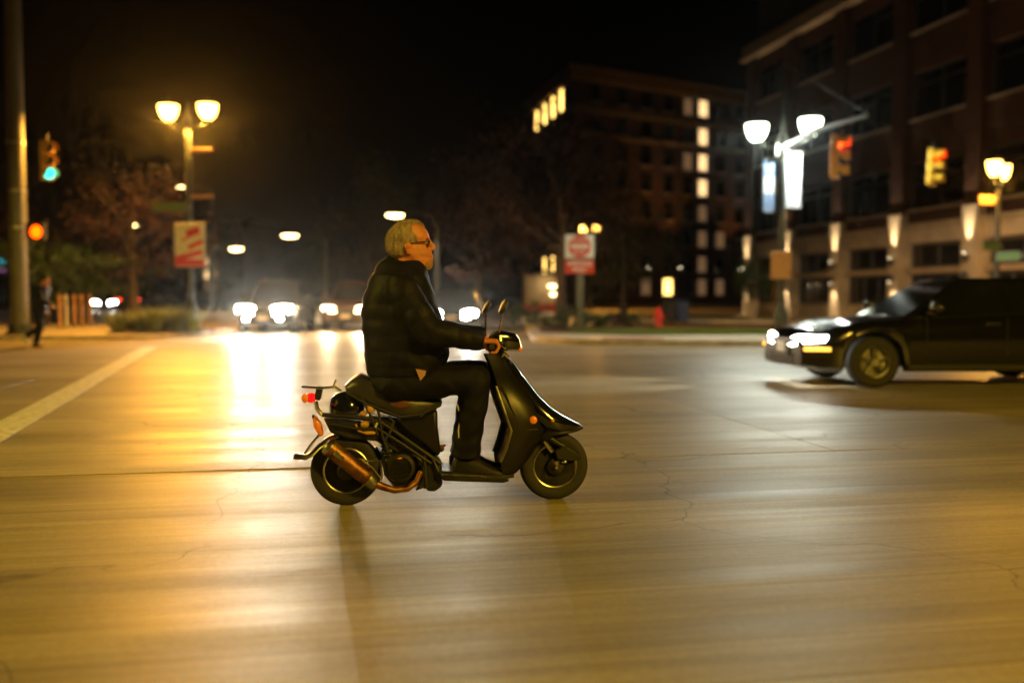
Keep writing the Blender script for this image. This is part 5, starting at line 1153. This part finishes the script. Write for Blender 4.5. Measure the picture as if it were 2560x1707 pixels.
# shoes
for s_ in (-1, 1):
    dy = s_ * 0.11; k = MB(); rings = []
    fz = A(950, 1340, 0).z
    for zx, top_, hw in ((836, 1268, 0.034), (856, 1235, 0.042), (915, 1228, 0.045), (965, 1245, 0.046), (1020, 1280, 0.050), (1075, 1300, 0.048), (1110, 1312, 0.036), (1126, 1322, 0.02)):
        x_ = A(zx, 1300).x; zt_ = A(zx, top_).z; h_ = zt_ - fz
        pr_ = [(0.96, 0.0), (1.0, 0.25), (0.92, 0.6), (0.6, 0.93), (0.0, 1.0)]
        rings.append([Vector((x_, dy - hw * a_, fz + h_ * b_)) for a_, b_ in pr_] + [Vector((x_, dy + hw * a_, fz + h_ * b_)) for a_, b_ in reversed(pr_[:-1])])
    so = MB().loft(rings).build('shoe', M_SHOE, rider, angle=60)
    rings = [[Vector((A(zx, 1300).x, dy - hw, fz - 0.004)), Vector((A(zx, 1300).x, dy - hw, fz + 0.016)), Vector((A(zx, 1300).x, dy + hw, fz + 0.016)), Vector((A(zx, 1300).x, dy + hw, fz - 0.004))] for zx, hw in ((832, 0.034), (860, 0.047), (985, 0.05), (1045, 0.056), (1090, 0.053), (1131, 0.022))]
    MB().loft(rings).build('sole', M_RUBBER, so)

# ------------------------------------------------------------------ person walking at the left
fp = G(98, 868); pb = MB(); hy = 0
J = dict(hip=(0.0, 0, 0.86), chest=(0.1, 0, 1.26), neck=(0.16, 0, 1.42), head=(0.21, 0, 1.55))
jv = {k_: Vector(v_) for k_, v_ in J.items()}
pb.ell(jv['head'], (0.10, 0.078, 0.12)); pb.ell(jv['head'] + Vector((0.1, 0, -0.01)), (0.018, 0.014, 0.018)); pb.ell(jv['head'] + Vector((0.03, 0, -0.07)), (0.06, 0.055, 0.05))
for s_ in (-1, 1): pb.ell(jv['head'] + Vector((0, s_ * 0.078, -0.01)), (0.02, 0.01, 0.03))
pb.cap(jv['head'], jv['neck'], 0.055, 0.06); pb.tube([jv['neck'], jv['chest'], jv['hip']], [0.08, 0.13, 0.13], 16, True)
arms = {-1: [(0.12, -0.2, 1.36), (0.26, -0.24, 1.12), (0.46, -0.22, 1.0)], 1: [(0.12, 0.2, 1.36), (-0.08, 0.25, 1.12), (0.02, 0.24, 0.9)]}
legs = {-1: [(0.02, -0.09, 0.86), (0.12, -0.1, 0.47), (-0.02, -0.1, 0.09)], 1: [(-0.02, 0.09, 0.86), (-0.05, 0.1, 0.46), (-0.40, 0.1, 0.25)]}
jac = MB(); tro = MB()
jac.tube([jv['neck'] + Vector((0, 0, -0.02)), jv['chest'] + Vector((0, 0, 0.05)), jv['chest'], jv['hip'] + Vector((0.02, 0, 0.02))], [0.085, 0.15, 0.17, 0.165], 18, True)
tro.ell(jv['hip'], (0.15, 0.17, 0.12))
for s_ in (-1, 1):
    a = [Vector(q_) for q_ in arms[s_]]; l2 = [Vector(q_) for q_ in legs[s_]]
    pb.cap(a[0], a[1], 0.05, 0.04); pb.cap(a[1], a[2], 0.038, 0.028); hd_ = (a[2] - a[1]).normalized(); pb.ell(a[2] + hd_ * 0.05, (0.04, 0.022, 0.04))
    for f_ in range(4): pb.cap(a[2] + hd_ * 0.07 + Vector((0, -0.024 + 0.016 * f_, 0)), a[2] + hd_ * 0.13 + Vector((0, -0.026 + 0.017 * f_, -0.02)), 0.009, 0.008, 8)
    pb.cap(a[2] + hd_ * 0.03 + Vector((0, -s_ * 0.025, 0)), a[2] + hd_ * 0.09 + Vector((0.01, -s_ * 0.045, 0.0)), 0.011, 0.009, 8)
    pb.cap(l2[0], l2[1], 0.075, 0.055); pb.cap(l2[1], l2[2], 0.05, 0.038)
    jac.cap(jv['chest'] * 0.4 + a[0] * 0.6, a[0], 0.09, 0.08); jac.cap(a[0], a[1], 0.078, 0.068); jac.cap(a[1], a[2], 0.066, 0.05)
    tro.cap(l2[0], l2[1], 0.1, 0.078); tro.tube([l2[1], l2[1].lerp(l2[2], 0.5), l2[2]], [0.078, 0.07, 0.066], 14)
wk = fused(pb, 'person', 0.009, M_SKIN, smooth=2); wk.location = (fp.x, fp.y, 0.0); wk.rotation_euler = (0, 0, R(-12))
tag(wk, 'person in dark clothes striding across the road beside the left signal pole', 'person')
fused(jac, 'jacket', 0.014, M_JACKET, wk, 2); fused(tro, 'trousers', 0.014, M_TROUSER, wk, 2)
k = MB(); k.ell(jv['head'] + Vector((-0.015, 0, 0.025)), (0.105, 0.086, 0.112)); k.build('hair', M_DARKFRAME, wk)
for s_, rot_ in ((-1, 0), (1, 60)):
    b_ = Vector(legs[s_][2]); d_ = Matrix.Rotation(R(rot_), 3, 'Y'); k = MB()
    rings = []
    for x_, top_, hw in ((-0.07, 0.07, 0.03), (-0.04, 0.1, 0.042), (0.05, 0.08, 0.044), (0.13, 0.05, 0.048), (0.19, 0.03, 0.03)):
        rings.append([b_ + d_ @ Vector((x_, y_, z_ - 0.09)) for y_, z_ in ((-hw, 0), (-hw, top_ * 0.6), (-hw * 0.5, top_), (hw * 0.5, top_), (hw, top_ * 0.6), (hw, 0))])
    k.loft(rings).build('shoe', M_SHOE if s_ < 0 else M_WHITE, wk)


# ------------------------------------------------------------------ unseen scattering volume added to give the lamps lens bloom
hz = MB().box((0, 228, 18), (860, 600, 40)).build('lens_bloom', None, smooth=False)
hm = bpy.data.materials.new('lens_bloom'); hm.use_nodes = True; hm.node_tree.nodes.clear()
ho = hm.node_tree.nodes.new('ShaderNodeOutputMaterial'); hv_ = hm.node_tree.nodes.new('ShaderNodeVolumePrincipled')
hv_.inputs['Color'].default_value = (0.9, 0.9, 0.9, 1); hv_.inputs['Density'].default_value = 0.00018; hv_.inputs['Anisotropy'].default_value = 0.92
hm.node_tree.links.new(hv_.outputs[0], ho.inputs['Volume']); hz.data.materials.append(hm)
tag(hz, 'thin scattering volume added to imitate lens bloom round the lamps', 'lens_bloom', kind='stuff')
